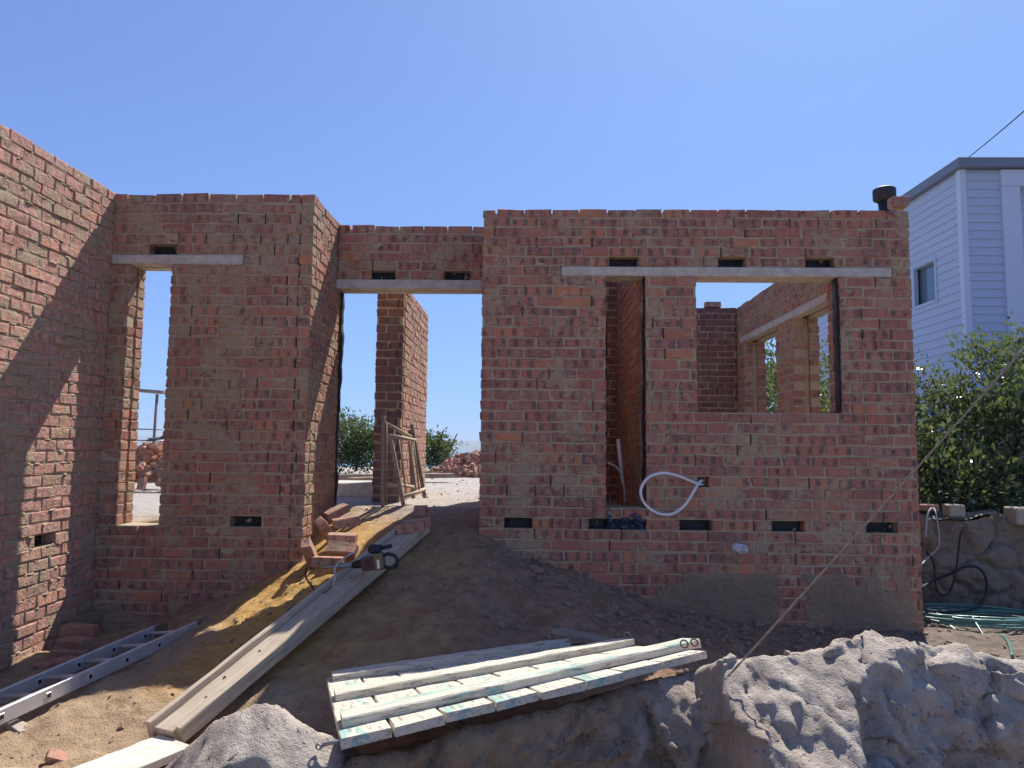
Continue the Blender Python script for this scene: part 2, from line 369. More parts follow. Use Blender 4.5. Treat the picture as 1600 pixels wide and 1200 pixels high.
tag(grid('hills', XX, YY, -72+np.sin(np.clip(TT, 0, 1)*PI/2)**.8*(hh[None, :]+72), 'far_hills'), kind='structure')

# ------------------------------------------------------------------ brickwork
BL = .232
_b = bmesh.new(); bmesh.ops.create_icosphere(_b, subdivisions=2, radius=1); ICO = np.array([v.co[:] for v in _b.verts]); ICF = [tuple(v.index for v in f.verts) for f in _b.faces]; _b.free()
def brick_mesh(m, u0, u1, w0, w1, z0, z1, Pm, bu0, rnd, bev=.005, jit=.0022):
    """one chamfered brick in wall coordinates (along u, into the wall w, up z), edges a little uneven"""
    n0 = m.n; m.box((u0, w0, z0), (u1, w1, z1), bev)
    V = m.v[-1]; V += rng.normal(0, jit*1.35, V.shape)*np.array([1, .8, 1])
    bvv = (V[:, 2]-z0)/(z1-z0)-.5
    bu = V[:, 0]-bu0+np.where(np.abs(V[:, 1]-w0) > .05, .03, 0)
    for key, val in (('rnd', np.full(len(V), rnd)), ('bu', bu), ('bv', bvv)):
        m.attrs.setdefault(key, []).append((n0, val))
    m.v[-1] = V @ Pm[:3, :3].T + Pm[:3, 3]
def wall(name, parent, O, U, N, L, courses, leaves, openings=(), slots=(), mat='brick_front', quoin0=None, quoin1=None, rough=1., label=None, SQ=.5, ends=()):
    """courses: (z0, z1) pairs bottom to top; leaves: (depth, thickness); openings cut every leaf, slots only the first; quoin trims the end on odd/even courses"""
    Pm = np.eye(4); Pm[:3, 0] = U; Pm[:3, 1] = N; Pm[:3, 2] = (0, 0, 1); Pm[:3, 3] = O
    mb, mm = MB(), MB()
    nc = len(courses)
    for li, (w0, th) in enumerate(leaves):
        for ci, (z0, z1) in enumerate(courses):
            zc = (z0+z1)/2; a0, a1 = 0., L; DW = .8
            if quoin0 is not None and ci % 2 == quoin0: a0 = .114
            if quoin1 is not None and ci % 2 == quoin1: a1 = L-.114
            if li: a0, a1 = (0.114 if quoin0 is not None else 0), (L-.114 if quoin1 is not None else L)
            for e in ends:                                                # stepped or ragged ends: (course from top, u limit)
                if nc-1-ci < e[0]: a1 = min(a1, e[1])
            iv = [(a0, a1)]
            for (p, q, r, s) in list(openings)+(list(slots) if li == 0 else []):
                if r < zc < s:
                    new = []
                    for (a, b) in iv:
                        if q <= a or p >= b: new.append((a, b)); continue
                        if p-a > .02: new.append((a, p))
                        if b-q > .02: new.append((q, b))
                    iv = new
            off = (BL/2 if ci % 2 else 0)+rng.normal(0, .012); top = ci == nc-1
            for (a, b) in iv:
                # mortar bed, front and back face uneven
                zt = z1 if not top else z0+(z1-z0)*.45
                n = max(1, int((b-a)/.09)); us = np.linspace(a+.006, b-.006, n+1)
                gaps = [off+j*BL for j in range(math.ceil((a-off)/BL), math.floor((b-off)/BL)+1) if a+.05 < off+j*BL < b-.05 and rng.random() < .17]
                if gaps:
                    us = us[np.min(np.abs(us[:, None]-np.array(gaps)[None, :]), 1) > .016]; deep = [x_+d_ for x_ in gaps for d_ in (-.0075, -.0065, .0065, .0075)]
                    us = np.sort(np.concatenate([us, deep])); n = len(us)-1
                f = w0+np.clip(.0045+rng.normal(0, .0022, (2, n+1))*rough, .0012, .012); g = w0+th-.0075-rng.normal(0, .003, (2, n+1))*rough
                for x_ in gaps: f[:, np.abs(us-x_) < .007] = w0+rng.uniform(.02, .05)
                V = []; 
                for i in range(n+1):
                    V += [(us[i], f[0, i], z0), (us[i], f[1, i], zt), (us[i], g[1, i], zt), (us[i], g[0, i], z0)]
                Fc = [(0, 1, 2, 3), (4*n+3, 4*n+2, 4*n+1, 4*n)]
                for i in range(n):
                    p, q = 4*i, 4*i+4; Fc += [(p, q, q+1, p+1), (p+1, q+1, q+2, p+2), (p+2, q+2, q+3, p+3), (p+3, q+3, q, p)]
                mm.add(np.array(V) @ Pm[:3, :3].T+Pm[:3, 3], Fc)
                # bricks
                j0 = math.floor((a-off)/BL); j1 = math.ceil((b-off)/BL)
                for j in range(j0, j1):
                    s0 = off+j*BL; s1 = s0+BL; c0, c1 = max(s0, a), min(s1, b)
                    if c1-c0 < .035: continue
                    e0 = .0 if c0 == a else .0068+rng.uniform(-.003, .004); e1 = .0 if c1 == b else .0068+rng.uniform(-.003, .004)
                    dz = rng.normal(0, .0022, 2); dw = -abs(rng.normal(0, .0032))*rough*DW
                    if top: dz[1] = rng.normal(-.002, .003)
                    brick_mesh(mb, c0+e0, c1-e1, w0+dw, w0+th+rng.normal(0, .003), z0+.0070+dz[0], z1-.0070+dz[1], Pm, s0, rng.random(), .0055)
    for _ in range(int(L*len(courses)*SQ*.9)):
        u_ = rng.uniform(.05, L-.05); ci = int(rng.integers(1, nc)); z_ = courses[ci][0]; sx, sz = rng.uniform(.012, .05), rng.uniform(.006, .016)
        if any(p-sx < u_ < q+sx and r-.01 < z_ < s+.01 for (p, q, r, s) in list(openings)+list(slots)): continue
        V = ICO*(1+rng.normal(0, .18, ICO.shape))*np.array([sx, rng.uniform(.006, .013), sz])+np.array([u_, leaves[0][0]+.002, z_-sz*.4])
        mm.add(V @ Pm[:3, :3].T+Pm[:3, 3], ICF)
    if len(leaves) > 1:                                                   # mortar droppings filling the cavity, set back in the reveals
        w0 = leaves[0][0]+leaves[0][1]-.003; w1 = leaves[1][0]+.003
        for ci, (z0, z1) in enumerate(courses):
            zc = (z0+z1)/2; iv = [(.12 if quoin0 is not None else 0, L-.12 if quoin1 is not None else L)]
            for (p, q, r, s) in openings:
                if r < zc < s:
                    new = []
                    for (a, b) in iv:
                        if q <= a or p >= b: new.append((a, b)); continue
                        if p-a > .08: new.append((a, p))
                        if b-q > .08: new.append((q, b))
                    iv = new
            for (a, b) in iv:
                if b-a > .1: mm.box((a+.022+rng.uniform(0, .012), w0, z0), (b-.022-rng.uniform(0, .012), w1, z1-(.02 if ci == nc-1 else 0)))
                else: continue
                mm.v[-1] = mm.v[-1] @ Pm[:3, :3].T+Pm[:3, 3]
    o = mb.build(name, mat, parent)
    mm.build('mortar', 'mortar', o)
    for (p, q, r, s) in slots:                                            # black sheets paint deep shade into the putlog holes; above lintels also damp-proof film
        if q-p < .1: continue
        ci = [c for c in courses if r < (c[0]+c[1])/2 < s][0]; bm_ = MB(); w = leaves[0][0]+.100
        uu = np.linspace(p-.03, q+.03, 9); V = [(u_, w+rng.normal(0, .004), z_) for u_ in uu for z_ in (ci[0]-.01, sum(ci)/2, ci[1]+.01)]
        bm_.add(np.array(V) @ Pm[:3, :3].T+Pm[:3, 3], [(3*i+j, 3*i+3+j, 3*i+4+j, 3*i+1+j) for i in range(8) for j in (0, 1)]); bm_.build('damp_proof_and_shade_strip', 'damp_and_shade_film', o)
    if label: o['label'] = label
    return o
def courses(z_ref, pitch, n_down, n_up, pitch_up):
    c = [(z_ref-pitch*(i+1), z_ref-pitch*i) for i in range(n_down)][::-1]
    return c+[(z_ref+pitch_up*i, z_ref+pitch_up*(i+1)) for i in range(n_up)]
LV = [(0, .108), (.142, .108)]
house = empty('brick_house', (0, 6, -1.5), 'unfinished roofless red brick house with open doorway and window holes', 'house')
house_inv = Matrix.Translation((0, -6, 1.5))
def hp(o):                                                                # keeps world placement under the house
    o.matrix_parent_inverse = house_inv; return o
def W_(x): return x
# front wall, right half: window, tall narrow opening, putlog holes
XR = -.388
cR = courses(1.43, .0868, 37, 7, .0823)
def fr(x0, x1, z0, z1): return (x0-XR, x1-XR, z0, z1)
zs = 1.43-.0868*23.5; zu = 1.43+.0823*1.5
sl_low = [fr(a, b, zs-.04, zs+.04) for a, b in ((-.18, .045), (.50, .66), (1.235, 1.49), (1.97, 2.23), (2.72, 2.975))]
sl_up = [fr(a, b, zu-.04, zu+.04) for a, b in ((.67, .905), (1.57, 1.80), (2.29, 2.53))]
hole = [fr(1.385, 1.475, -.31, -.23)]
opR = [fr(.643, .965, -.48, 1.43), fr(.643, .965, zs-.04, zs+.04), fr(1.389, 2.56, 1.43-.0868*13, 1.43), fr(.27, 3.0, 1.435, 1.505)]
wR = hp(wall('wall', house, (XR, 6, 0), (1, 0, 0), (0, 1, 0), 3.15-XR, cR, LV, opR, sl_low+sl_up+hole, 'brick_front', None, None, label='front brick wall with a wide window hole, a tall slot and a grey lintel'))
def lintel(parent, lo, hi, mat='concrete'):
    m = MB(); m.box(lo, hi, .006); V = m.v[-1]; V += rng.normal(0, .0015, V.shape)
    return m.build('lintel', mat, parent)
lintel(wR, (.272, 5.992, 1.432), (2.995, 6.104, 1.5085)); lintel(wR, (.30, 6.140, 1.432), (2.98, 6.252, 1.5085))
# front wall, left half
XL, XP = -3.53, -1.822
cL = courses(1.508, .0871, 37, 7, .0886)
def fl(x0, x1, z0, z1): return (x0-XL, x1-XL, z0, z1)
zl = 1.508-.0871*24.5; zlu = 1.508+.0886*1.5
wL = hp(wall('wall', house, (XL, 6, 0), (1, 0, 0), (0, 1, 0), XP-XL, cL, LV, [fl(-3.36, -3.01, 1.508-.0871*25, 1.508), fl(-3.53, -2.40, 1.513, 1.590)], [fl(-2.42, -2.17, zl-.04, zl+.04), fl(-3.21, -2.975, zlu-.04, zlu+.04)], 'brick_left', None, 1, label='front brick wall with a narrow tall window hole'))
lintel(wL, (-3.525, 5.99, 1.510), (-2.404, 6.104, 1.592)); lintel(wL, (-3.525, 6.140, 1.510), (-2.42, 6.252, 1.592))
# return of the left half towards the door
wP = hp(wall('wall', house, (XP, 6, 0), (0, 1, 0), (-1, 0, 0), 1.05, cL, LV, [], [(.0, .0, 0, 0)], 'brick_left', 0, None, SQ=3., label='short return wall beside the doorway'))
# wall above the door
cD = [(1.574+.0885*i, 1.574+.0885*(i+1)) for i in range(6)]
zd = cD[0][0]+.044
wD = hp(wall('wall', house, (XP+.004, 6.8, 0), (1, 0, 0), (0, 1, 0), XR-XP-.008, cD, LV, [], [(-1.5-XP, -1.27-XP, zd-.04, zd+.04), (-.80-XP, -.565-XP, zd-.04, zd+.04)], 'brick_front', label='low stretch of wall over the doorway'))
lintel(wD, (XP-.10, 6.79, 1.489), (XR+.12, 6.906, 1.572)); lintel(wD, (XP-.10, 6.938, 1.489), (XR+.12, 7.05, 1.572))
# left wall running towards the viewer
ang = 0.0
cW = courses(1.508, .0871, 37, 7, .0893)
wW = hp(wall('wall', house, (XL, 6.25, 0), (0, -1, 0), (-1, 0, 0), 5.2, cW, LV, [], [(6.25-5.48, 6.25-5.26, -.72, -.655)], 'brick_side', SQ=3.5, rough=1.9, label='long brick side wall with sunlight across it'))
# doorway side of the right half and the inner rooms
hp(wall('wall', house, (XR, 6.255, 0), (0, 1, 0), (1, 0, 0), 1.8, cR, [(0, .108)], [], [], 'brick_front', label='side wall of the doorway passage'))
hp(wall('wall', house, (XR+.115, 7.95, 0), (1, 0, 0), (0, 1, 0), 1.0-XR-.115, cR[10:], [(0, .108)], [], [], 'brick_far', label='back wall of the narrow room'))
hp(wall('wall', house, (.960, 6.255, 0), (0, 1, 0), (1, 0, 0), 1.8, cR[10:], [(0, .108)], [], [], 'brick_left', label='cross wall seen through the tall slot'))
cB = courses(1.43, .0868, 30, 6, .0868)
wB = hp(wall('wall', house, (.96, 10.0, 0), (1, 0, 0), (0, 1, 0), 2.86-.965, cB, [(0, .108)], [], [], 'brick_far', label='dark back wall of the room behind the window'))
m = MB(); Pm = np.eye(4); Pm[:3, 3] = (0, 10, 0); brick_mesh(m, 2.44, 2.655, .0, .105, 1.955, 2.03, Pm, 2.44, .3)
tag(m.build('loose_brick', 'brick_loose'), 'single brick lying on top of the dark back wall seen through the window hole', 'brick')
cS = courses(1.43, .0868, 30, 6, .0868)
wS = hp(wall('wall', house, (2.862, 10.1, 0), (0, -1, 0), (1, 0, 0), 3.83, cS, [(0, .108), (.17, .108)], [(10.1-9.67, 10.1-8.45, .1, 1.43), (10.1-7.89, 10.1-6.9, .1, 1.43), (10.1-9.85, 10.1-6.7, 1.435, 1.515)], [], 'brick_left', label='side wall with two window holes under one lintel'))
lintel(wS, (2.853, 6.71, 1.432), (2.968, 9.84, 1.512)); lintel(wS, (3.034, 6.71, 1.432), (3.142, 9.84, 1.512))
# black damp-proof film in the reveals, and one strip standing in for shadow
def film(parent, x, y, z0, z1, nrm, wid, mat='damp_and_shade_film', name='damp_proof_and_shade_strip'):
    n = 40; t = np.linspace(0, 1, n); zz = z0+(z1-z0)*t; wob = .008*fbm(t*9, t*0, 3, int(abs(x*100))); ww = wid*(1+.25*fbm(t*6, t*0+4, 2, 3))
    V = []; 
    for i in range(n):
        for sx in (-1, 1):
            for th in (0, .004):
                if nrm == 'x': V.append((x+wob[i]-th, y+sx*ww[i]/2, zz[i]))
                else: V.append((x+sx*ww[i]/2+wob[i], y-th, zz[i]))
    Fc = [(0, 1, 3, 2), (4*n-4, 4*n-2, 4*n-1, 4*n-3)]
    for i in range(n-1):
        p = 4*i; Fc += [(p, p+2, p+6, p+4), (p+1, p+5, p+7, p+3), (p, p+4, p+5, p+1), (p+2, p+3, p+7, p+6)]
    m = MB(); m.add(V, Fc); o = m.build(name, mat, parent, True)
    return o
film(wR, 2.553, 6.055, 1.43-.0868*13+.02, 1.425, 'x', .085); film(wR, .957, 6.06, -.48, 1.425, 'x', .075)
film(wP, XP+.016, 6.995, -.15+.70, 1.48, 'x', .10); film(wP, XP+.012, 6.975, -.56, .56, 'x', .06)
film(wR, .652, 6.12, -.48, 1.42, 'x', .06); film(wR, 1.399, 6.12, .32, 1.42, 'x', .05)  # the strip at the tall opening's left jamb stands in for shadow
# crumpled film in the foot of the tall opening
uu, vv = np.meshgrid(np.linspace(.646, .96, 40), np.linspace(0, 1, 24))
d = .05*fbm(uu*14, vv*4, 3, 31)
grid('damp_proof_sheet', uu, 6.05+d-.05*np.sin(vv*PI), -.665+vv*.17+.01*fbm(uu*9, vv*3, 2, 33), 'damp_film_blue', wR)
# thin cement slurry and damp on the lowest courses
for (x0, x1, sd) in ((.62, 2.03, 41), (2.21, 3.09, 42)):
    uu, vv = np.meshgrid(np.linspace(x0, x1, 170), np.linspace(-1.6, -.84, 150))
    col_ = np.floor((uu-x0)/.116+.35*np.sin(np.floor(vv/.0868)*2.1)); step_ = (np.abs(np.sin(col_*12.9898+sd)*43758.5453) % 1)
    top = 1.43-.0868*(28+np.where(step_ > .72, 1, 0)+np.where(uu < 1.25, np.ceil((1.25-uu)*4), 0)-np.where((uu > 2.75) & (step_ < .3), 1, 0))
    e = np.clip((top-vv+.02*fbm(uu*14, vv*14, 3, sd))/.035, -1, 1)*.5+np.clip(np.minimum(uu-x0, x1-uu)/.04+.6*fbm(uu*0, vv*12, 3, sd+3), 0, 1)-1.0
    ph = ((1.43-vv)/.0868) % 1; groove = np.exp(-(np.minimum(ph, 1-ph)/.09)**2)
    d = np.clip(.006+.03*e+.006*fbm(uu*9, vv*9, 4, sd+5)-.006*groove, -.03, .011+.004*fbm(uu*26, vv*26, 3, sd))
    grid('cement_coat', uu, 6.0-d, vv, 'cement_coat', wR)
# brick wall end behind the doorway: a wall of its own
pier = empty('brick_wall', (-1.43, 8.3, -.57), 'free standing brick wall end seen through the doorway behind the trestles', 'wall')
pinv = Matrix.Translation((1.43, -8.3, .57))
cC = courses(1.508, .0871, 25, 2, .0871)
p1 = wall('brickwork', pier, (-1.285, 7.532, 0), (0, 1, 0), (-1, 0, 0), 1.74, cC, [(0, .278)], [], [], 'brick_side')
p3 = wall('brickwork', pier, (-1.563, 7.42, 0), (1, 0, 0), (0, 1, 0), .278, cC, [(0, .108)], [], [], 'brick_far'); p3.matrix_parent_inverse = Matrix.Translation((1.43, -8.3, .57))  # darker brick on the shaded end, paler on the sunlit side: light in colour
p1.matrix_parent_inverse = pinv

# ------------------------------------------------------------------ sand bank in front and heap at the left
def bank(name, x0, x1, crest, mat, seed, ampl, label, cat, res=.013, shoulder=lambda X: .06):
    xs = np.arange(x0, x1, res); cx = np.array([c[0] for c in crest]); o_ = np.argsort(cx)
    Yc = np.interp(xs, cx[o_], np.array([c[1] for c in crest])[o_]); Zc = np.interp(xs, cx[o_], np.array([c[2] for c in crest])[o_])
    tt = np.concatenate([np.linspace(-1, -.05, 26), np.linspace(0, 1, 90)]); X, T = np.meshgrid(xs, tt)
    # profile: behind the crest a gentle back slope, in front a sunlit shoulder, then a steep broken face
    wx = X+.10*fbm(X*2.3, T*2.1, 3, seed+20); wt = T+.10*fbm(X*2.3+9, T*2.1, 3, seed+21)
    d1, d2, cid = worley(wx*2.1, wt*2.4, seed); crack = np.clip((d2-d1)*4.5, 0, 1)**.5
    e1, e2, c2 = worley(wx*6.5, wt*6.5, seed+2); small = np.clip((e2-e1)*3, 0, 1)**.5
    d0 = np.clip(shoulder(X)+.05*fbm(X*3, X*0+1, 3, seed+1)+.05*(cid-.5), .02, .5)
    drop = np.maximum(T, 0)*.95
    run = 1.65*np.minimum(drop, d0)+np.maximum(drop-d0, 0)*(.20+.22*(cid))
    Y = np.where(T < 0, Yc-T*.9, Yc-run)
    Z = np.where(T < 0, Zc+(-1.62-Zc)*(-T)**1.25, Zc-drop)
    env = np.clip((T+.2)/.3, 0, 1); face = np.clip((drop-d0)/.06, 0, 1)
    clod = np.clip(.42-worley(X*15, T*15, seed+30)[0], 0, 1)*(worley(X*15, T*15, seed+30)[2] > .72)
    rid = 1-np.abs(fbm(X*2.2+.3*fbm(X*4, T*4, 2, seed+31), T*1.5, 3, seed+32))
    def facets(sc, sd):
        g = worley(wx*sc, wt*sc*1.1, sd, True); return (g[2]-.5)*.8+(g[2]*7.3 % 1-.5)*2.2*g[3]+(g[5]-.5)*2.2*g[4]
    disp = ampl*(.060*facets(3.0, seed+40)+.026*facets(8.0, seed+41)+.010*facets(20, seed+42)+(cid-.5)*.09*face+crack*.030+.010*small*(.3+c2)+.012*(rid-.6)+.012*fbm(X*8, T*8, 4, seed+4)+.008*fbm(X*34, T*34, 3, seed+6)+.075*clod)
    Y = Y-disp*env; Z = Z+env*ampl*(.022*crack*(1-face)+.010*small-.03+.014*fbm(X*5, T*5, 4, seed+7)+.03*clod)+.006*fbm(X*40, T*40, 3, seed+9)
    edge = np.clip(np.minimum(X-x0, x1-X)/.16, 0, 1)**.6
    Z = -1.68+(Z+1.68)*edge
    return tag(grid(name, X, Y, Z, mat), label, cat), crest
PA, PB, PD, PC = atz(530, 1157, -1.02), atz(1112, 1016, -.90), atz(508, 1058, -1.20), atz(905, 1002, -1.13)
crest = [(-1.2, 2.85, -1.5), (-.85, 2.80, -1.24), (-.62, 2.72, -1.12), (-.35, 2.86, -1.09), (.1, 3.08, -1.05), (.55, 3.32, -1.0), (.74, 3.36, -.97)]
for (px, py) in ((1120, 1024), (1160, 1019), (1230, 1014), (1275, 1008), (1290, 1002), (1330, 994), (1345, 986), (1400, 993), (1440, 1002), (1490, 1006), (1530, 1013), (1590, 1024), (1660, 1030), (1800, 1045), (1950, 1080)):
    p = at(px, py+4, 3.15-.00016*(px-1120)); crest.append((p.x, p.y, p.z))
bk, bcrest = bank('sand_bank', -1.05, 3.6, crest, 'bank_sand', 61, 1.0, 'long crumbling bank of grey sand across the foreground under the painted panel', 'sand bank',
     shoulder=lambda X: .035+.34*np.exp(-((X-1.02)/.20)**4)+.05*np.exp(-((X-1.75)/.5)**2))
# broken crusts of hardened sand standing out of the bank
r5 = np.random.default_rng(12); bc = sorted(bcrest)
def crust(parent, c, size, mat):
    bm = bmesh.new(); d = r5.normal(size=(26, 3)); d /= np.linalg.norm(d, axis=1)[:, None]; d = np.sign(d)*np.abs(d)**.7
    for p in d*np.array(size)*(1+r5.normal(0, .07, (26, 1))): bm.verts.new(p)
    bmesh.ops.convex_hull(bm, input=bm.verts); bmesh.ops.delete(bm, geom=[v for v in bm.verts if not v.link_faces], context='VERTS')
    bmesh.ops.triangulate(bm, faces=bm.faces[:]); bmesh.ops.subdivide_edges(bm, edges=bm.edges[:], cuts=7, use_grid_fill=True)
    bmesh.ops.triangulate(bm, faces=bm.faces[:]); bm.normal_update()
    V = np.array([v.co[:] for v in bm.verts]); N_ = np.array([v.normal[:] for v in bm.verts]); V = V+N_*(.018*fbm(V[:, 0]*13+c[0]*9, V[:, 2]*13+V[:, 1]*10, 4, 71)+.006*fbm(V[:, 0]*60, V[:, 2]*60+V[:, 1]*50, 2, 72))[:, None]
    m = MB(); a_ = r5.uniform(-.5, .5, 3); R_ = np.array(Matrix.Rotation(a_[0], 3, 'X') @ Matrix.Rotation(a_[1], 3, 'Y') @ Matrix.Rotation(a_[2]*2, 3, 'Z'))
    m.add(V @ R_.T+np.array(c), [[v.index for v in f.verts] for f in bm.faces]); bm.free(); m.build('sand_crust', mat, parent, True)
for (px, dz, dy, sx, sy, sz) in ((1300, -.055, -.03, .09, .11, .07), (1372, -.075, -.04, .13, .14, .10), (1460, -.10, -.06, .16, .13, .115), (1560, -.10, -.05, .13, .14, .10), (1415, -.21, -.17, .17, .12, .14), (1530, -.26, -.19, .15, .12, .15), (1290, -.20, -.14, .10, .10, .11), (1130, -.035, -.04, .06, .07, .05), (1240, -.03, -.05, .05, .07, .04), (1215, -.38, -.56, .09, .08, .07), (1110, -.16, -.16, .07, .07, .09), (1600, -.24, -.20, .12, .12, .16), (1350, -.34, -.26, .14, .10, .13), (1190, -.12, -.17, .045, .05, .035)):
    p = at(px, 1010, 3.15); zc = float(np.interp(p.x, [q_[0] for q_ in bc], [q_[2] for q_ in bc])); yc = float(np.interp(p.x, [q_[0] for q_ in bc], [q_[1] for q_ in bc]))
    crust(bk, (p.x, yc+dy*.55+.035, zc+dz-.012), (sx*.92, sy*.95, sz*.92), 'bank_sand')
crest = []
for (px, py) in ((235, 1215), (270, 1180), (300, 1150), (335, 1118), (385, 1100), (430, 1098), (455, 1122), (480, 1136), (520, 1148), (560, 1180)):
    p = at(px, py+6, 2.75); crest.append((p.x, p.y, p.z))
bank('sand_heap', -1.62, -.52, crest, 'heap_sand', 77, .55, 'small heap of grey sand at the lower end of the scaffold board', 'sand heap', .011, lambda X: .16+.1*np.sin(X*9))

# ------------------------------------------------------------------ painted panel of boards
def bil(s, t): return PA*(1-s)*(1-t)+PB*s*(1-t)+PC*s*t+PD*(1-s)*t
panel = empty('wooden_panel', bil(.5, .4), 'old wooden gate panel with flaking white and turquoise paint lying on the sand bank', 'gate panel')
pinv2 = Matrix.Translation(-bil(.5, .4))
def slab(name, quad, th, mat, bev=.004, nseg=12):                         # quad: four top corners; slightly uneven board
    a, b, c, d = [Vector(q_) for q_ in quad]; x = ((b-a)+(c-d)).normalized(); nrm = (b-a).cross(d-a).normalized()
    if nrm.z < 0: nrm = -nrm
    org = (a+b+c+d)/4; y = nrm.cross(x); fr_ = Matrix((x, y, nrm)).transposed().to_4x4(); fr_.translation = org; inv = fr_.inverted()
    V = []
    for i in range(nseg+1):
        s = i/nseg; e0 = a.lerp(b, s); e1 = d.lerp(c, s); cr = (e1-e0).normalized(); w = rng.normal(0, .0014, 6)
        xx_ = (x*bev if i == 0 else -x*bev if i == nseg else x*0)
        for p, dz in ((e0+cr*bev, 0), (e1-cr*bev, 0), (e1, -bev), (e1, -th), (e0, -th), (e0, -bev)):
            q_ = p+nrm*(dz+w[len(V) % 6])
            V.append(inv @ q_)
    Fc = [(0, 5, 4, 3, 2, 1), tuple(6*nseg+j for j in range(6))]
    for i in range(nseg):
        for j in range(6): p, q_ = 6*i, 6*i+6; Fc.append((p+j, p+(j+1) % 6, q_+(j+1) % 6, q_+j))
    m = MB(); m.add(V, [f[::-1] for f in Fc]); o = m.build(name, mat); o.matrix_world = fr_
    return o
def put(o, parent, inv): o.parent = parent; o.matrix_parent_inverse = inv; return o
bs = np.array([0, .115, .235, .36, .475, .60, .715, .84, .99])
for i in range(8):
    s0, s1 = bs[i]+.003, bs[i+1]-.003; t1 = .985+rng.uniform(-.02, .015); t0 = rng.uniform(-.012, .012)
    put(slab('board', [bil(s0, t0), bil(s0, t1), bil(s1, t1+rng.uniform(-.01, .01)), bil(s1, t0)], .032, 'flaking_turquoise' if i in (0, 2, 3, 5) else 'flaking_white'), panel, pinv2)
up = Vector((0, -.05, 1)).normalized()*.036
for (t0, t1, s0, s1, mt) in ((.12, .235, .012, 1.03, 'flaking_turquoise'), (.49, .60, .012, .985, 'flaking_white'), (.86, .965, .02, .90, 'flaking_white')):
    put(slab('rail', [bil(s0, t0)+up, bil(s1, t0)+up, bil(s1, t1)+up, bil(s0, t1)+up], .035, mt, .005, 24), panel, pinv2)
def ring(name, c, r, th, nrm, mat, parent, inv):
    m = MB(); z = Vector(nrm).normalized(); x = z.orthogonal().normalized(); y = z.cross(x)
    m.tube([c+(x*math.cos(a)+y*math.sin(a))*r for a in np.linspace(0, 2*PI, 17)[:-1]], th, 6, closed=True)
    return put(m.build(name, mat, None, True), parent, inv)
ring('ring', bil(.985, .545)+up*1.5, .016, .0035, (.3, 1, .2), 'steel', panel, pinv2)
ring('ring', bil(.94, .06)+up*1.2, .017, .004, (.5, 1, .1), 'rust', panel, pinv2)
ring('ring', bil(.975, .06)+up*1.1, .016, .004, (.5, 1, .2), 'rust', panel, pinv2)
m = MB(); e = bil(0, .06); m.tube([bil(.05, .04)-up*.6, e+Vector((-.02, -.02, -.02)), e+Vector((-.05, -.02, -.03))], .007, 6)
put(m.build('hinge', 'steel', None, True), panel, pinv2); ring('hinge_eye', e+Vector((-.063, -.02, -.034)), .010, .004, (.2, 1, .3), 'steel', panel, pinv2)
# pale strip of timber behind the panel
tag(slab('timber_strip', [at(862, 984, 4.3), at(938, 1002, 4.15), at(950, 996, 4.25), at(880, 980, 4.42)], .02, 'grey_wood'), 'short grey timber strip behind the far edge of the painted panel', 'timber')

# ------------------------------------------------------------------ scaffold boards, ladder
def beam(name, a, b, wid, th, mat, parent=None, side=0., lift=0., nseg=16):
    a, b = Vector(a), Vector(b); d = (b-a).normalized(); s = d.cross(Vector((0, 0, 1))).normalized(); n = s.cross(d)
    q = [p+s*(side+k_*wid/2)+n*lift for p, k_ in ((a, 1), (b, 1), (b, -1), (a, -1))]
    return slab(name, q, th, mat, .004, nseg)
a0, a1 = Vector((-1.80, 3.74, -1.415)), Vector((-.86, 5.98, -.60))
sb = empty('scaffold_board', a0, 'long timber scaffold board with raised edge strips leading up to the doorway', 'board')
binv = Matrix.Translation(-a0)
put(beam('plank', a0, a1, .125, .065, 'scaffold_wood', side=.0), sb, binv)
d_ = (a1-a0).normalized()
put(beam('edge_strip', a0-d_*.015, a0.lerp(a1, .93), .034, .095, 'scaffold_wood', side=-.080, lift=.038), sb, binv)
put(beam('edge_strip', a0+d_*.02, a0.lerp(a1, .985), .036, .085, 'scaffold_wood', side=.081, lift=.010), sb, binv)
for (s, sd_) in ((.10, .02), (.17, -.015), (.27, .0), (.62, .005)):
    m = MB(); c = a0.lerp(a1, s)+Vector((sd_, 0, .004)); m.tube([c+Vector((0, 0, -.02)), c+Vector((0, 0, .0012))], .008, 8); put(m.build('nail_hole', 'rust'), sb, binv)
tag(beam('pale_board', (-2.02, 3.20, -1.47), (-1.72, 3.70, -1.45), .26, .04, 'pale_wood'), 'clean pale board on the sand under the foot of the scaffold board', 'board')
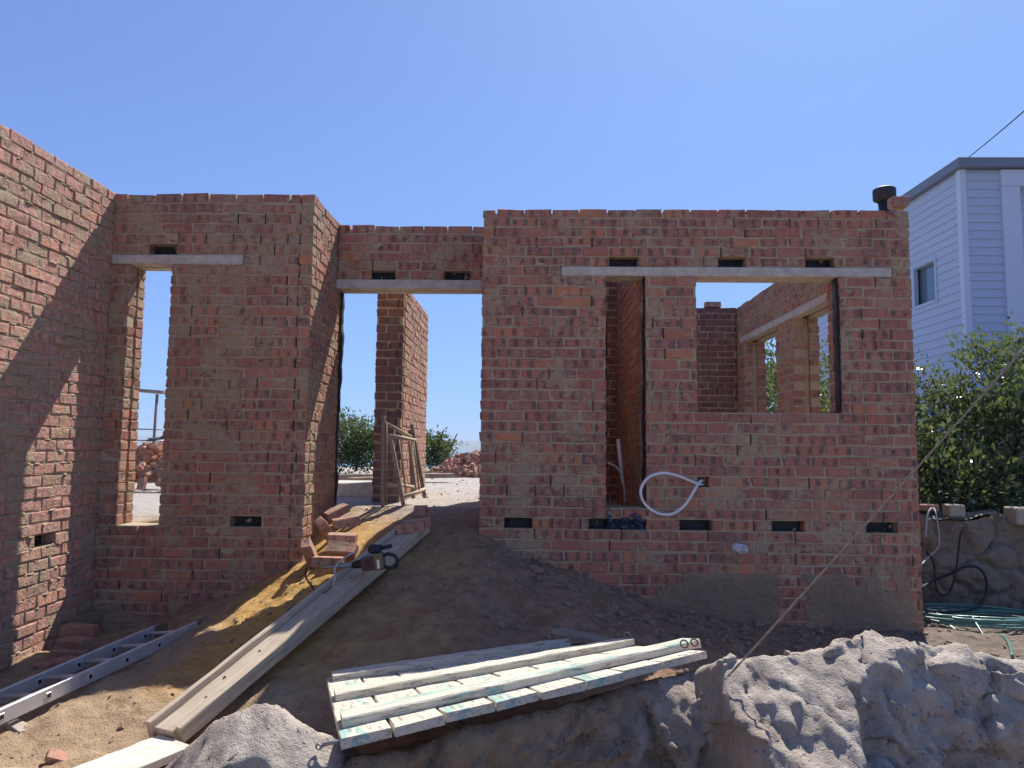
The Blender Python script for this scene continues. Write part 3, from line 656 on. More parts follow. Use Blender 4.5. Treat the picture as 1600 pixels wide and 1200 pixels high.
# ladder
L0, Ld = Vector((-2.34, 5.42, -1.30)), Vector((-.40, -1.57, -.125)).normalized()
lad = empty('ladder', L0+Ld*1.5, 'aluminium ladder lying flat on the ground beside the left brick wall', 'ladder'); linv = Matrix.Translation(-(L0+Ld*1.5))
sv = Ld.cross(Vector((0, 0, 1))).normalized()
sv = sv if sv.x < 0 else -sv
LL = 3.4
for kx, st in ((0, 0), (1, .05)):
    b_ = L0+sv*.32*kx+Vector((0, 0, -.04*kx)); fr_ = ortho(b_+Ld*(.09+st), Ld)
    m = MB(); m.box((0, -.0125, -.042), (LL, .0125, .042), .004)
    for i in range(12):
        x = .10+i*.28
        if x < LL: m.box((x-.019, -.0155, -.019), (x+.019, .0155, .019), .005)
    o = m.build('rail', 'aluminium'); o.matrix_world = fr_; put(o, lad, linv)
    m = MB(); m.box((-.13, -.016, -.044), (.004, .016, .046), .012); o = m.build('end_cap', 'tan_plastic'); o.matrix_world = fr_; put(o, lad, linv)
    for i in range(12):
        m = MB(); x = .10+i*.28; m.box((x-.011, -.0165, -.011), (x+.011, .0165, .011)); o = m.build('rung_socket', 'black_plastic'); o.matrix_world = fr_; put(o, lad, linv)
for i in range(12):
    p = L0+Ld*(.19+i*.28); m = MB(); m.tube([p+sv*.015, p+sv*.305+Vector((0, 0, -.04))], .014, 8); put(m.build('rung', 'aluminium', None, True), lad, linv)

# ------------------------------------------------------------------ loose bricks
def brick_obj(loc, rot, label, size=(.222, .106, .073), mat='brick_loose', group=None, rnd=None, name='loose_brick', cat='brick'):
    m = MB(); Pm = np.eye(4); brick_mesh(m, -size[0]/2, size[0]/2, -size[1]/2, size[1]/2, -size[2]/2, size[2]/2, Pm, -size[0]/2, rng.random() if rnd is None else rnd, .006, .002)
    o = m.build(name, mat, None, False, loc, rot); return tag(o, label, cat, group)
BK = [  # pixel centre, depth, rotation, label, tone
 ((508, 828), 6.02, (.5, .75, 1.25), 'mortar crusted brick tilted against the foot of the doorway return wall', .25),
 ((541, 816), 6.10, (.05, -.12, .35), 'grey topped brick lying flat at the doorway sill nearest the boards', .0),
 ((535, 841), 5.82, (.1, .02, .05), 'dark brick lying on the red tilted brick by the doorway', .02),
 ((534, 859), 5.66, (.75, .05, -.12), 'red brick tilted on edge in the pile below the doorway', .7),
 ((512, 878), 5.45, (-.05, .02, .06), 'pink sunlit brick lying flat at the bottom of the doorway pile', .62),
 ((484, 864), 5.72, (1.1, .9, 1.3), 'mortar caked brick standing on end against the pier corner', .15),
 ((525, 800), 6.45, (.08, -.35, .75), 'flat grey brick at the sill beside the return wall', .0),
 ((657, 797), 6.35, (0, 0, PI/2+.06), 'brick lying end on alone in the middle of the doorway', .3),
 ((652, 818), 5.92, (.02, -.15, .05), 'pink brick propped under the top end of the scaffold board', .6),
 ((642, 825), 5.80, (.02, -.15, .05), 'second pink brick just below the one under the board end', .62),
 ((125, 985), 5.35, (0, 0, .12), 'dark brick topmost of the small stack in the left corner', .1),
 ((118, 1005), 5.25, (.05, 0, -.2), 'orange brick in the middle of the small stack in the left corner', .9),
 ((112, 1022), 5.20, (0, .05, .1), 'brick at the bottom of the small stack in the left corner', .3),
 ((85, 1041), 5.0, (0, -.1, .9), 'brick half in sunlight at the foot of the side wall', .5),
 ((118, 1038), 4.9, (0, .05, .4), 'flat brick in front of the stack in the left corner', .4)]
for (px, py), Y, rot, lab, rn in BK: brick_obj(at(px, py, Y), rot, lab, rnd=rn)
brick_obj(at(1403, 317, 6.05), (0, 0, .0), 'lone brick standing on top of the right end of the front wall', (.13, .106, .085), rnd=.4)
brick_obj(Vector((-2.28, 3.66, gzp(-2.28, 3.66)+.015)), (.3, .5, .6), 'broken orange brick piece half buried in the sunlit sand', (.09, .065, .04), rnd=.3)
brick_obj(Vector((-2.70, 3.98, gzp(-2.70, 3.98)+.0)), (.1, .1, -.5), 'flat pale stone in the sand below the ladder', (.20, .07, .03), 'block', name='stone', cat='stone')
brick_obj(Vector((-2.33, 3.42, gzp(-2.33, 3.42)+.01)), (.1, .1, .3), 'pale stone at the very left bottom of the sunlit sand', (.14, .1, .05), 'block', name='stone', cat='stone')

# ------------------------------------------------------------------ demolition hammer with its cable
hb = at(572, 881, 5.12); ham = empty('demolition_hammer', hb, 'electric demolition hammer with steel chisel lying at the top of the orange sand', 'power tool')
hinv = Matrix.Translation(-hb); HD = (at(600, 884, 5.10)-at(490, 893, 5.22)).normalized(); fh = ortho(hb, HD)
def hpart(name, mat, fn, smooth=False):
    m = MB(); fn(m); o = m.build(name, mat, None, smooth); o.matrix_world = fh @ Matrix.Scale(.8, 4); return put(o, ham, hinv)
hpart('chisel', 'steel', lambda m: (m.tube([(-.44, 0, -.005), (-.41, 0, -.004), (-.20, 0, 0)], [.004, .011, .011], 8)), True)
hpart('chuck', 'steel', lambda m: m.tube([(-.25, 0, 0), (-.245, 0, 0), (-.22, 0, 0), (-.21, 0, 0), (-.12, 0, 0)], [.014, .026, .026, .018, .024], 12), True)
hpart('barrel', 'black_plastic', lambda m: m.tube([(-.13, 0, 0), (-.11, 0, 0), (-.05, 0, .004), (.0, 0, .006)], [.022, .032, .038, .044], 12), True)
hpart('body', 'tool_red', lambda m: m.box((-.03, -.05, -.055), (.10, .05, .06), .014))
hpart('motor', 'tan_plastic', lambda m: m.box((.085, -.047, -.06), (.17, .047, .085), .016))
hpart('vent', 'black_plastic', lambda m: [m.box((.015+i*.016, -.0525, -.02), (.024+i*.016, .0525, .035)) for i in range(3)])
hpart('tag', 'white_pvc', lambda m: m.box((.125, -.056, -.045), (.15, -.048, .03), .003))
hpart('handle', 'blue_black', lambda m: m.tube(smoothpath([(.165, 0, -.035), (.22, 0, -.05), (.28, 0, -.035), (.285, 0, .03), (.23, 0, .065), (.165, 0, .06)], 5), .016, 8), True)
hpart('side_grip', 'blue_black', lambda m: (m.tube([(.03, 0, .125), (.05, 0, .122), (.09, 0, .118), (.14, 0, .12), (.155, 0, .122)], [.012, .036, .045, .03, .02], 10), m.tube([(.15, 0, .12), (.25, -.02, .135), (.262, -.02, .137)], [.016, .019, .012], 10), m.tube([(.13, 0, .06), (.145, 0, .15)], [.02, .017], 10)), True)
def cable(name, pts, r, mat, label, cat='cable', n=7):
    m = MB(); m.tube(smoothpath(pts, 10), r, n); return tag(m.build(name, mat, None, True), label, cat)
cable('power_cable', [at(556, 862, 5.08), at(537, 872, 5.0), at(524, 887, 4.95), at(523, 905, 4.92), at(521, 917, 4.9), at(536, 921, 4.84)], .006, 'grey_cable', 'pale power cable looping down from the demolition hammer over the board')
cable('power_cable', [at(478, 888, 5.25), at(478, 902, 5.2), at(486, 914, 5.12), at(494, 927, 5.05)], .006, 'black_plastic', 'short dark cable hanging over the orange sand below the chisel')
cable('power_cable', [at(523, 905, 4.92), at(512, 922, 4.95), at(480, 938, 4.98), at(460, 946, 4.96), at(447, 957, 4.92), at(446, 966, 4.88)], .005, 'rust', 'thin brown cable lying curled across the orange sand')

# ------------------------------------------------------------------ plumbing bits on the front wall
m = MB(); pts = [at(x, y, Y) for x, y, Y in ((1098, 757, 6.06), (1088, 755, 5.95), (1060, 744, 5.86), (1035, 739, 5.82), (1012, 747, 5.82), (1001, 767, 5.83), (1008, 788, 5.85), (1028, 802, 5.87), (1050, 803, 5.88), (1070, 789, 5.90), (1085, 766, 5.94), (1093, 753, 5.99), (1099, 751, 6.07))]
lp = MB(); lp.tube(smoothpath(pts, 8), .0115, 8); tag(lp.build('conduit_loop', 'white_pvc', None, True), 'loop of white conduit sticking out of a hole in the brick wall', 'conduit')
m = MB(); c0, c1 = at(1148, 855, 6.03), at(1162, 858.5, 5.86); dd = (c1-c0).normalized()
m.tube([c0, c1, c1, c1-dd*.12], [.036, .036, .029, .029], 18, caps=False); tag(m.build('drain_pipe', 'white_pvc', None, True), 'grey plastic drain pipe stub poking out low in the front wall', 'pipe')
m = MB(); m.tube([at(966, 686, 6.55), at(973, 757, 6.6)], .0175, 8); tag(m.build('conduit', 'white_pvc', None, True), 'straight white conduit inside the tall slot of the front wall', 'conduit')
m = MB(); m.tube(smoothpath([at(950, 723, 6.5), at(962, 729, 6.52), (at(971, 742, 6.56)), at(975, 760, 6.58), at(976, 785, 6.6)], 6), [.008]*18+[.007]*6+[.004], 7); tag(m.build('conduit', 'white_pvc', None, True), 'thin curved conduit below the straight one inside the tall slot', 'conduit')
# vent pipe with cowl behind the right corner
vp = empty('vent_pipe', (3.262, 6.62, -1.45), 'black vent pipe with a round cowl rising behind the right end of the front wall', 'vent pipe')
m = MB(); m.tube([(0, 0, 0), (0, 0, 3.79)], .055, 16); m.build('pipe', 'cowl', vp, True)
m = MB(); m.tube([(0, 0, 3.735), (0, 0, 3.755), (0, 0, 3.845), (0, 0, 3.86), (0, 0, 3.86)], [.07, .098, .10, .085, .002], 18); m.build('cowl', 'cowl', vp, True)

# ------------------------------------------------------------------ trestles in the doorway
def pole(m, a, b, w=.03): m.box((0, -w/2, -w/2), ((Vector(b)-Vector(a)).length, w/2, w/2), .004, ortho(Vector(a), Vector(b)-Vector(a), (0, 1, .1)))
def trestle(label, legs, rails, thin):
    base = Vector(legs[0][0]); t = empty('trestle', base, label, 'trestle', 'trestles leaning in the doorway'); inv = Matrix.Translation(-base)
    for a, b in legs: m = MB(); pole(m, a, b, .036); put(m.build('leg', 'trestle_wood'), t, inv)
    for a, b in rails: m = MB(); m.tube([a, b], .017, 8); put(m.build('rail', 'scaffold_wood', None, True), t, inv)
    for a, b in thin: m = MB(); m.tube([a, b], .0075, 6); put(m.build('brace', 'trestle_wood', None, True), t, inv)
trestle('upright wooden trestle with the tallest post, standing nearest the doorway jamb', [(at(598, 796, 6.85), at(599, 650, 6.85)), (at(646, 779, 7.30), at(640, 672, 7.30))],
        [(at(601, 660, 6.86), at(645, 684, 7.28)), (at(601, 755, 6.86), at(646, 761, 7.28))], [(at(616, 757, 6.98), at(616, 672, 6.98)), (at(604, 790, 6.86), at(604, 660, 6.86)), (at(634, 772, 7.2), at(626, 690, 7.15))])
trestle('leaning wooden trestle propped in front of the upright one', [(at(632, 796, 6.80), at(609, 680, 6.86)), (at(664, 778, 7.22), at(643, 663, 7.30))],
        [(at(611, 681, 6.86), at(649, 688, 7.24)), (at(630, 777, 6.82), at(664, 764, 7.22))], [(at(634, 765, 6.9), at(623, 686, 6.96)), (at(650, 768, 7.05), at(640, 688, 7.1)), (at(655, 766, 7.1), at(646, 690, 7.18))])

# ------------------------------------------------------------------ yard behind the house
def gobj(m, name, mat, label, cat, **kw): return tag(m.build(name, mat, **kw), label, cat)
m = MB(); m.box((-3.1, 8.3, -.66), (-1.62, 8.95, -.42), .012); gobj(m, 'concrete_kerb', 'concrete', 'low concrete plinth on the floor left of the free standing wall', 'plinth')
def yardboard(px0, px1, py, Y, w, th, mat, lab):
    a, b = at(px0, py, Y), at(px1, py-1, Y+.3); a.z = max(a.z, gzp(a.x, a.y)+th+.01); b.z = a.z
    tag(beam('plank', a, b, w, th, mat), lab, 'plank')
yardboard(528, 580, 741, 10.5, .2, .06, 'grey_wood', 'grey plank lying on the dusty floor left of the free standing wall')
yardboard(545, 592, 746, 9.6, .16, .05, 'trestle_wood', 'dark plank in front of the grey plank left of the free standing wall')
yardboard(664, 706, 740, 11.5, .22, .07, 'grey_wood', 'grey plank on the floor in front of the rubble heap')
tag(brick_obj(at(541, 758, 8.6)+Vector((0, 0, .0)), (0, 0, .4), 'brick lying on the concrete plinth beyond the doorway', rnd=.1))
# rubble heaps of broken bricks
var = []
for i in range(6):
    m = MB(); s = (rng.uniform(.10, .22), .106, .073); brick_mesh(m, -s[0]/2, s[0]/2, -s[1]/2, s[1]/2, -s[2]/2, s[2]/2, np.eye(4), 0, rng.random(), .012, .006)
    o = m.build('broken_brick', 'brick_loose'); var.append(o)
used = set()
def heap(cx, cy, rx, ry, h, n, label, group, z0):
    k_ = 0
    for i in range(n):
        a = rng.uniform(0, 2*PI); r = math.sqrt(rng.random()); x = cx+rx*r*math.cos(a); y = cy+ry*r*math.sin(a)
        z = z0+h*max(0, 1-r)**.85*(.85+.25*rng.random())+.03
        src = var[int(rng.integers(6))]
        if src.name in used: o = src.copy(); C.objects.link(o)
        else: o = src; used.add(src.name)
        o.location = (x, y, z); o.rotation_euler = tuple(rng.uniform(-PI, PI, 3)); tag(o, label, 'broken brick', group)
c = at(728, 738, 14.2); heap(c.x+.1, 14.4, .85, .8, .46, 190, 'broken red brick in the rubble heap seen through the doorway', 'rubble heap beyond the doorway', -.6)
c = at(232, 765, 10.2); heap(c.x-.1, 10.4, .85, .6, .62, 110, 'broken pale brick in the rubble heap seen through the narrow window hole', 'rubble heap beyond the narrow window', -.68)
for (px, py, Y, lab) in ((540, 733, 13.5, 'brick on the dusty floor at the far edge left of the free standing wall'), (556, 734, 13.8, 'brick beside another at the far edge of the dusty floor'), (575, 733, 14.2, 'third brick along the far edge of the dusty floor'), (676, 727, 13.6, 'loose brick at the left foot of the far rubble heap')):
    o = brick_obj(at(px, py, Y), (0, 0, rng.uniform(0, 3)), lab, rnd=rng.random()); o.location.z = gzp(o.location.x, o.location.y)+.04
# low brick pier, cover and shelter seen through the narrow window hole
bp = empty('brick_pier', at(238, 745, 13), 'low brick pier beyond the rubble seen through the narrow window hole', 'brick pier'); pi2 = Matrix.Translation(-at(238, 745, 13))
cP = [(-.75+.086*i, -.75+.086*(i+1)) for i in range(9)]
pc = at(219, 720, 13)
o = wall('brickwork', bp, (pc.x, 13, 0), (1, 0, 0), (0, 1, 0), .75, cP, [(0, .22)], mat='brick_far'); o.matrix_parent_inverse = pi2
uu, vv = np.meshgrid(np.linspace(0, .7, 30), np.linspace(0, 1, 12))
tag(grid('tarpaulin', pc.x+.02+uu, 12.97+vv*.28, .035+.10*np.sin(vv*PI)*np.abs(fbm(uu*5, vv*2, 3, 91))+.05*np.sin(uu/.7*PI), 'tarp'), 'dark crumpled tarpaulin on the low brick pier', 'tarpaulin')
sh = empty('shelter', at(232, 740, 14), 'open lean-to shelter with a thin post seen through the narrow window hole', 'shelter'); si = Matrix.Translation(-at(232, 740, 14))
e0, e1 = at(248, 616, 14), at(150, 606, 14)
m = MB(); m.tube([Vector((e0.x-.06, 14, -.65)), Vector((e0.x-.03, 14, e0.z))], .028, 8); put(m.build('post', 'grey_wood', None, True), sh, si)
m = MB(); m.tube([Vector((e1.x, 14, -.65)), Vector((e1.x, 14, e1.z))], .03, 8); put(m.build('post', 'grey_wood', None, True), sh, si)
put(slab('roof', [(e1.x-.5, 13.9, e1.z+.08), (e0.x+.12, 13.9, e0.z+.06), (e0.x+.12, 16, e0.z+.10), (e1.x-.5, 16, e1.z+.14)], .05, 'grey_wood'), sh, si)
m = MB(); m.tube([at(160, 669, 14), at(275, 672, 14)], .012, 6); m.tube([at(160, 686, 13.4), at(275, 690, 13.4)], .012, 6); put(m.build('rail', 'steel', None, True), sh, si)

# ------------------------------------------------------------------ foliage
def leaves(blobs, n, size, seed, clump=52):
    r = np.random.default_rng(seed); P = []; D = []
    vol = np.array([np.prod(b[1])**.66 for b in blobs]); vol = vol/vol.sum()
    for (c, rad), f in zip(blobs, vol):
        k_ = int(n*f); nc = max(4, k_//clump)
        d = r.normal(size=(nc, 3)); d /= np.linalg.norm(d, axis=1)[:, None]; d[:, 2] = np.where(d[:, 2] < -.6, -d[:, 2], d[:, 2])
        rr = r.uniform(.35, 1.16, nc)[:, None]; cc = np.array(c)+d*rr*np.array(rad)
        i = r.integers(nc, size=k_); off = r.normal(size=(k_, 3))*size*2.3*np.array([1, 1, .7])
        P.append(cc[i]+off); D.append(d[i]+off/(size*6))
    P = np.concatenate(P); D = np.concatenate(D); m_ = len(P)
    ax = D+r.normal(size=(m_, 3))*.55+np.array([0, 0, .25]); ax /= np.linalg.norm(ax, axis=1)[:, None]
    sd_ = np.cross(ax, r.normal(size=(m_, 3))); sd_ /= np.linalg.norm(sd_, axis=1)[:, None]; nr = np.cross(ax, sd_)
    L = size*r.uniform(.7, 1.35, m_)[:, None]; w = L*r.uniform(.22, .34, m_)[:, None]
    V = np.stack([P, P+ax*L*.5+sd_*w+nr*L*.06, P+ax*L+nr*L*-.08, P+ax*L*.5-sd_*w+nr*L*.06], 1).reshape(-1, 3)
    rn = np.repeat(np.clip(r.beta(2, 3, m_), 0, 1), 4)
    return V, np.arange(m_*4).reshape(-1, 4), rn
def shrub(name, blobs, n, size, seed, mat, label, stems, cat='shrub'):
    b0 = Vector(stems[0][0]); e = empty(name, b0, label, cat); inv = Matrix.Translation(-b0)
    V, Q, rn = leaves(blobs, n, size, seed); m = MB(); m.add(V, Q.tolist(), rnd=rn); put(m.build('foliage', mat), e, inv)
    m = MB()
    for st in stems:
        pts = smoothpath(st, 5); m.tube(pts, list(np.linspace(.035, .008, len(pts))), 6)
    put(m.build('stem', 'twig', None, True), e, inv)
bl = [((4.35, 8.2, -.05), (.7, .5, .42)), ((5.15, 8.4, .15), (.75, .6, .5)), ((6.0, 8.5, .35), (.75, .6, .6)), ((4.9, 8.0, -.3), (1.0, .5, .35)), ((5.9, 8.2, -.15), (.9, .6, .5)), ((4.12, 8.8, .55), (.34, .3, .14)), ((4.55, 8.5, .62), (.26, .22, .2)), ((5.0, 8.6, .72), (.2, .2, .26)), ((5.55, 8.7, .9), (.22, .22, .3)), ((6.3, 8.8, 1.1), (.4, .35, .35)), ((5.85, 8.6, 1.0), (.16, .16, .3)),
      ((3.98, 9.0, 1.0), (.16, .25, .36)), ((4.35, 8.9, .95), (.3, .25, .12)), ((5.3, 8.7, 1.0), (.14, .14, .26)),  ((4.6, 7.75, -.42), (1.1, .35, .28)), ((6.0, 7.9, -.38), (1.1, .4, .3)), ((4.9, 8.7, -.3), (1.7, .5, .35)), ((4.0, 7.7, -.45), (.5, .3, .2)), ((3.75, 8.9, .15), (.35, .4, .35)), ((3.6, 8.6, -.25), (.35, .4, .35))]
shrub('large_shrub', bl, 26000, .068, 5, 'glossy_leaf', 'large dense glossy green shrub between the stone wall and the pale clad house',
      [[(5, 8.5, -.6), (4.9, 8.4, 0), (4.7, 8.6, .9)], [(5.1, 8.6, -.6), (5.4, 8.6, .2), (5.45, 8.7, 1.1)], [(5, 8.6, -.6), (4.5, 8.6, .1), (4.1, 8.9, 1.0)], [(5.4, 8.5, -.6), (6, 8.6, .3), (6.2, 8.8, 1.2)], [(4.6, 8.2, -.6), (4.3, 8.2, .0), (4.1, 8.4, .5)]])
bl = [((3.75, 10.2, .2), (.35, .9, .8)), ((3.9, 11.2, .7), (.4, .9, .8)), ((3.7, 9.2, .0), (.25, .6, .5)), ((4.3, 12.0, .9), (.6, .7, .8))]
shrub('hedge_shrub', bl, 5000, .085, 6, 'glossy_leaf', 'green shrub outside the room, seen through the side window holes', [[(3.9, 10.4, -.5), (3.85, 10.4, .2), (3.9, 10.9, 1.3)]])
c1 = at(556, 690, 17.5); c2 = at(520, 700, 18)
shrub('far_shrub', [((c1.x, 17.5, .15), (.5, .4, .5)), ((c1.x-.6, 17.8, .05), (.6, .4, .6)), ((c1.x+.2, 17.6, -.25), (.5, .4, .35)), ((c1.x-.2, 17.3, -.4), (.9, .3, .22)), ((c1.x+.45, 17.5, -.1), (.3, .3, .4))], 7500, .075, 8, 'dull_leaf', 'leafy bush at the far edge of the yard left of the free standing wall', [[(c1.x, 17.6, -.6), (c1.x, 17.6, .1), (c1.x+.1, 17.6, .7)]])
c1 = at(684, 706, 17)
shrub('far_shrub', [((c1.x, 17, -.2), (.32, .3, .28)), ((c1.x-.25, 17.1, -.1), (.22, .3, .35)), ((c1.x+.12, 17.0, .0), (.10, .1, .16)), ((c1.x-.05, 16.9, -.42), (.5, .25, .18))], 2800, .07, 9, 'dull_leaf', 'small bush right of the free standing wall beside the far rubble heap', [[(c1.x, 17, -.6), (c1.x, 17, 0), (c1.x+.15, 17, .42)], [(c1.x, 17, -.6), (c1.x+.3, 17, .0), (c1.x+.45, 17, .32)]])

# ------------------------------------------------------------------ stone retaining wall and what lies there
rw = empty('stone_wall', (4.6, 7.1, -1.5), 'rough stone retaining wall beside the right end of the brick house', 'wall')
uu, vv = np.meshgrid(np.linspace(3.0, 6.6, 260), np.linspace(0, 1, 80))
d1, d2, cid = worley(uu*3.4+.3*fbm(uu*4, vv*4, 2, 3), vv*4.2+.3*fbm(uu*4, vv*4, 2, 5), 52)
bul = np.clip((d2-d1)*2.6, 0, 1)**.4
topz = -.62+.035*fbm(uu*3, uu*0, 3, 55)
yy = 6.99-.08*bul*(.5+.7*cid)-.045*fbm(uu*6, vv*6, 5, 57)-.012*fbm(uu*26, vv*26, 3, 58)+.06*vv
o = grid('stonework', uu-0, yy, -1.6+(topz+1.6)*vv, 'stone', None, True, rnd=cid, joint=1-np.clip((d2-d1)*5, 0, 1)); put(o, rw, Matrix.Translation((-4.6, -7.1, 1.5)))
uu, vv = np.meshgrid(np.linspace(3.0, 6.6, 120), np.linspace(0, 1, 14))
o = grid('coping', uu, 7.08+vv*.35, -.62+.035*fbm(uu*3, uu*0, 3, 55)+.03*fbm(uu*8, vv*4, 3, 59)*np.minimum(1, vv*6)-.05*(vv > .9), 'concrete_dark', None, True); put(o, rw, Matrix.Translation((-4.6, -7.1, 1.5)))
m = MB(); c = at(1490, 797, 7.15); m.box(c-Vector((.075, .07, .06)), c+Vector((.075, .07, .055)), .01); tag(m.build('concrete_block', 'block'), 'small tan block on the stone wall near the brick corner', 'block')
m = MB(); c = at(1600, 806, 7.0); m.box(c-Vector((.13, .1, .075)), c+Vector((.2, .1, .08)), .012); tag(m.build('concrete_block', 'block'), 'larger tan block at the right edge on the stone wall', 'block')
m = MB(); c = at(1452, 793, 7.1); m.box(c-Vector((.08, .05, .03)), c+Vector((.07, .05, .03)), .008); tag(m.build('loose_brick', 'brick_loose'), 'dark brick on the stone wall right against the house corner', 'brick')
# coil of green hose
pts = []; cc = Vector((3.86, 6.40, -1.43))
for i in range(118):
    a = i*.36; r = .36+.13*math.sin(a*.37+1)+.05*math.sin(a*1.7); pts.append(cc+Vector((r*1.25*math.cos(a)+.10*math.sin(a*.11), r*.62*math.sin(a)+.05*math.sin(a*.23), .012+.045*(.5+.5*math.sin(a*.61+.5))+i*.0003)))
pts += [at(1540, 1000, 5.95), at(1570, 1000, 5.9), at(1590, 1003, 5.86), at(1640, 1010, 5.8)]
m = MB(); m.tube(pts, .0095, 7); tag(m.build('garden_hose', 'green_hose', None, True), 'coil of pale green garden hose on the ground by the stone wall', 'hose')
cable('garden_hose', [at(1480, 975, 6.3), at(1510, 992, 6.1), at(1560, 993, 5.95), at(1575, 1002, 5.7), at(1582, 1025, 5.3)], .011, 'green_hose', 'loose end of green hose arching out of the coil towards the sand bank', 'hose')
cable('black_hose', [at(1440, 918, 6.4), at(1460, 907, 6.85), at(1490, 894, 6.85), at(1510, 885, 6.83), at(1530, 888, 6.82), at(1541, 905, 6.8), at(1540, 930, 6.75), at(1528, 948, 6.6), at(1500, 955, 6.5), at(1460, 955, 6.4), at(1430, 950, 6.3)], .012, 'black_plastic', 'black hose arching in a big loop against the stone wall', 'hose')
cable('black_hose', [at(1448, 862, 6.85), at(1459, 880, 6.84), at(1461, 905, 6.83), at(1466, 925, 6.82), at(1478, 930, 6.8), at(1488, 915, 6.8), at(1494, 890, 6.82), at(1500, 840, 6.86), at(1504, 822, 6.9)], .008, 'black_plastic', 'thin black cable hanging in a U down the stone wall', 'cable')
cable('grey_cable', [at(1440, 882, 6.7), at(1452, 869, 6.85), at(1466, 855, 6.86), at(1467, 835, 6.86), at(1463, 805, 6.92), at(1458, 794, 7.0), at(1450, 803, 6.95), at(1446, 840, 6.85)], .007, 'grey_cable', 'pale grey cable dropping over the stone wall at the brick corner', 'cable')
tag(slab('flat_board', [atz(1440, 950, -1.40), atz(1520, 962, -1.40), atz(1530, 950, -1.40), atz(1452, 938, -1.40)], .025, 'grey_wood'), 'flat grey board lying between the stone wall and the green hose', 'board')

# ------------------------------------------------------------------ neighbouring clad house
hx, hy = 7.78, 13.0
nb = empty('clad_house', (hx, hy, -.5), 'pale blue grey weatherboard house with flat roof edge behind the shrub', 'house'); ni = Matrix.Translation((-hx, -hy, .5))
def hput(m, name, mat): return put(m.build(name, mat), nb, ni)
ZT = 5.08; pitch = .152
m = MB(); n_ = int((ZT+.6)/pitch)
for i in range(n_+1):
    z0 = -.6+i*pitch; z1 = min(z0+pitch, ZT)
    if z1-z0 < .03: continue
    # left face boards (lapped), split round the window
    segs = [(13.1, 22)] if not (2.86 < (z0+z1)/2 < 3.72) else [(13.1, 13.86), (14.72, 22)]
    for (a, b) in segs:
        m.add([(hx-.022, a, z0), (hx-.022, b, z0), (hx, b, z1), (hx, a, z1), (hx+.1, a, z0), (hx+.1, b, z0)], [(0, 3, 2, 1), (0, 1, 5, 4)])
    m.add([(hx+.06, hy-.022, z0), (8.47, hy-.022, z0), (8.47, hy, z1), (hx+.06, hy, z1), (hx+.06, hy+.1, z0), (8.47, hy+.1, z0)], [(0, 1, 2, 3), (0, 4, 5, 1)])
    m.add([(8.80, hy+.18, z0), (14, hy+.18, z0), (14, hy+.2, z1), (8.80, hy+.2, z1), (8.8, hy+.3, z0), (14, hy+.3, z0)], [(0, 1, 2, 3), (0, 4, 5, 1)])
m.box((hx+.16, hy+.25, -.6), (14, 22, ZT-.01))
hput(m, 'cladding', 'siding')
m = MB(); m.box((hx-.035, hy-.035, -.6), (hx+.075, hy+.10, ZT), .004); hput(m, 'corner_trim', 'trim_white')
m = MB(); m.box((8.465, hy-.06, -.6), (8.79, hy+.25, ZT-.32), .005); hput(m, 'pilaster', 'trim_white')
m = MB(); m.box((8.465, hy-.062, ZT-.315), (14, hy+.22, ZT-.01), .005); hput(m, 'beam', 'trim_white')
m = MB(); m.box((hx-.12, hy-.16, ZT+.005), (14.2, 22.2, ZT+.18), .01); hput(m, 'roof', 'roof_grey')
m = MB()
for lo, hi in (((hx-.03, 13.86, 2.84), (hx+.06, 13.92, 3.74)), ((hx-.03, 14.66, 2.84), (hx+.06, 14.72, 3.74)), ((hx-.04, 13.92, 2.84), (hx+.06, 14.66, 2.90)), ((hx-.03, 13.92, 3.68), (hx+.06, 14.66, 3.74))): m.box(lo, hi, .004)
wn = hput(m, 'window', 'siding'); m = MB(); m.box((hx+.10, 13.87, 2.86), (hx+.112, 14.71, 3.72)); m.build('pane', 'window_glass', wn)

# ------------------------------------------------------------------ guy rope, overhead wire, pebbles
r0 = at(1153, 1040, 3.02); r1 = at(1650, 477, 3.05); dr = r1-r0
m = MB(); tw = []
for s_ in (0, 1):
    pts = [r0+dr*t+Vector((.0032*math.cos(t*90+s_*PI), .0032*math.sin(t*90+s_*PI), -.03*math.sin(PI*min(t/2.4, 1)))) for t in np.linspace(-.03, 2.4, 160)]
    m.tube(pts, .0030, 5)
tag(m.build('guy_rope', 'rope', None, True), 'taut twisted rope running from the sand bank up to the right', 'rope')
w0, w1 = at(1508, 250, 13.3), at(1640, 128, 8.0); dw = w1-w0
m = MB(); m.tube([w0+dw*t+Vector((0, 0, -.25*t*(2.2-t)*.25)) for t in np.linspace(0, 2.2, 20)], .009, 5); tag(m.build('overhead_wire', 'black_plastic', None, True), 'thin overhead wire rising from the clad house roof to the top right', 'wire')
m = MB(); r = np.random.default_rng(3)
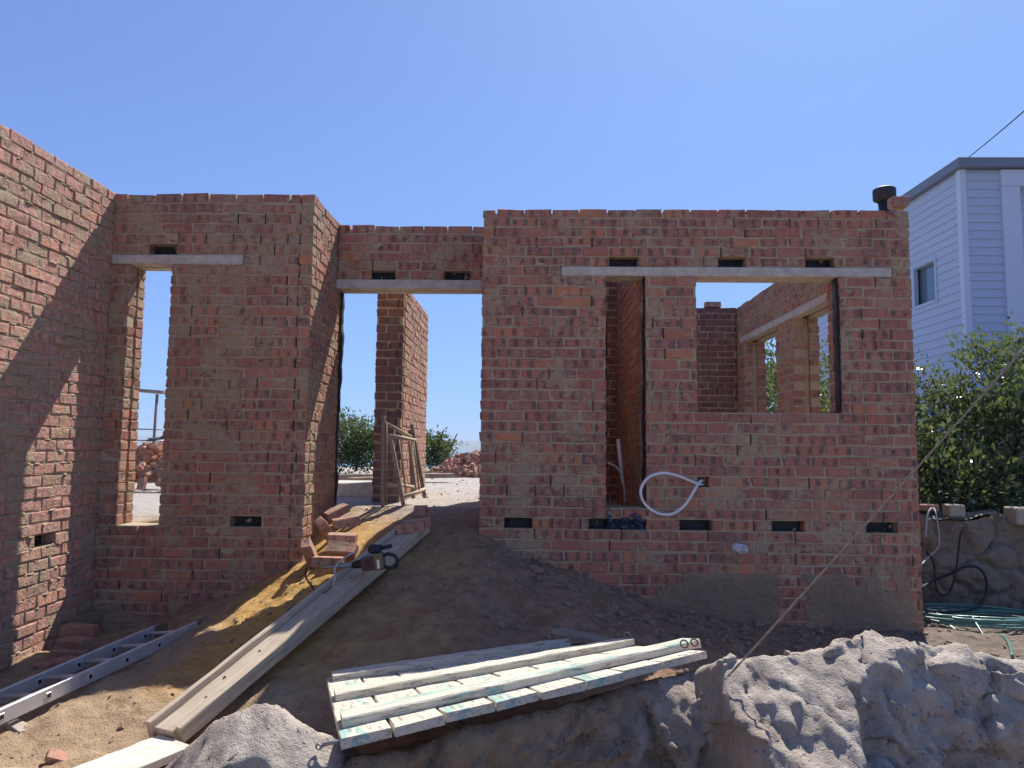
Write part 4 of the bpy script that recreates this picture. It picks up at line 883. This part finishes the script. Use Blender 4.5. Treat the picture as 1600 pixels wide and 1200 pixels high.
ico = bmesh.new(); bmesh.ops.create_icosphere(ico, subdivisions=1, radius=1); iv = np.array([v.co[:] for v in ico.verts]); jf = [tuple(v.index for v in f.verts) for f in ico.faces]; ico.free()
def pebbles(n, fx, smin, smax):
    for _ in range(n):
        x, y = fx(); s = smin*(smax/smin)**(r.random()**2.2)
        V = iv*(1+r.normal(0, .16, iv.shape))*np.array([1, r.uniform(.6, 1), r.uniform(.45, .8)])*s
        a = r.uniform(0, 6.3); R_ = np.array([[math.cos(a), -math.sin(a), 0], [math.sin(a), math.cos(a), 0], [0, 0, 1]])
        m.add(V @ R_.T+np.array([x, y, gzp(x, y)+s*.2]), jf, rnd=r.random())
pebbles(1100, lambda: (r.uniform(-.7, 2.9), r.uniform(4.0, 5.98)), .004, .030)
pebbles(90, lambda: (r.uniform(-.3, 2.6), r.uniform(4.9, 5.95)), .02, .05)
pebbles(220, lambda: (r.uniform(-.1, 2.8), 5.97-abs(r.normal(0, .25))), .008, .042)
pebbles(420, lambda: (r.uniform(-3.3, -.8), r.uniform(3.2, 5.7)), .004, .022)
pebbles(110, lambda: (r.uniform(-2.1, -1.4), r.uniform(4.8, 5.95)), .004, .016)
pebbles(260, lambda: (r.uniform(-1.9, -.45), r.uniform(6.2, 9.5)), .003, .018)
pebbles(150, lambda: (r.uniform(-2.4, .6), r.uniform(9, 14.5)), .006, .03)
pebbles(160, lambda: (r.uniform(3.0, 4.6), r.uniform(5.0, 6.9)), .006, .04)
tag(m.build('scattered_stones', 'pebble'), 'small stones and brick crumbs strewn over the soil and floor', 'stones', kind='stuff')

m = MB(); m.box((-22000, -60, -73), (22000, 23000, 290)); hz = m.build('haze', 'mortar'); hz.data.materials.clear()
hm = bpy.data.materials.new('haze_air'); hm.use_nodes = True; ht = hm.node_tree; ht.nodes.remove(ht.nodes['Principled BSDF'])
pv = ht.nodes.new('ShaderNodeVolumePrincipled'); pv.inputs['Color'].default_value = (.78, .88, 1, 1); pv.inputs['Density'].default_value = 7e-5
ht.links.new(pv.outputs[0], ht.nodes['Material Output'].inputs['Volume']); hz.data.materials.append(hm); tag(hz, 'pale blue sea haze filling the air towards the far coast', 'haze', kind='stuff')
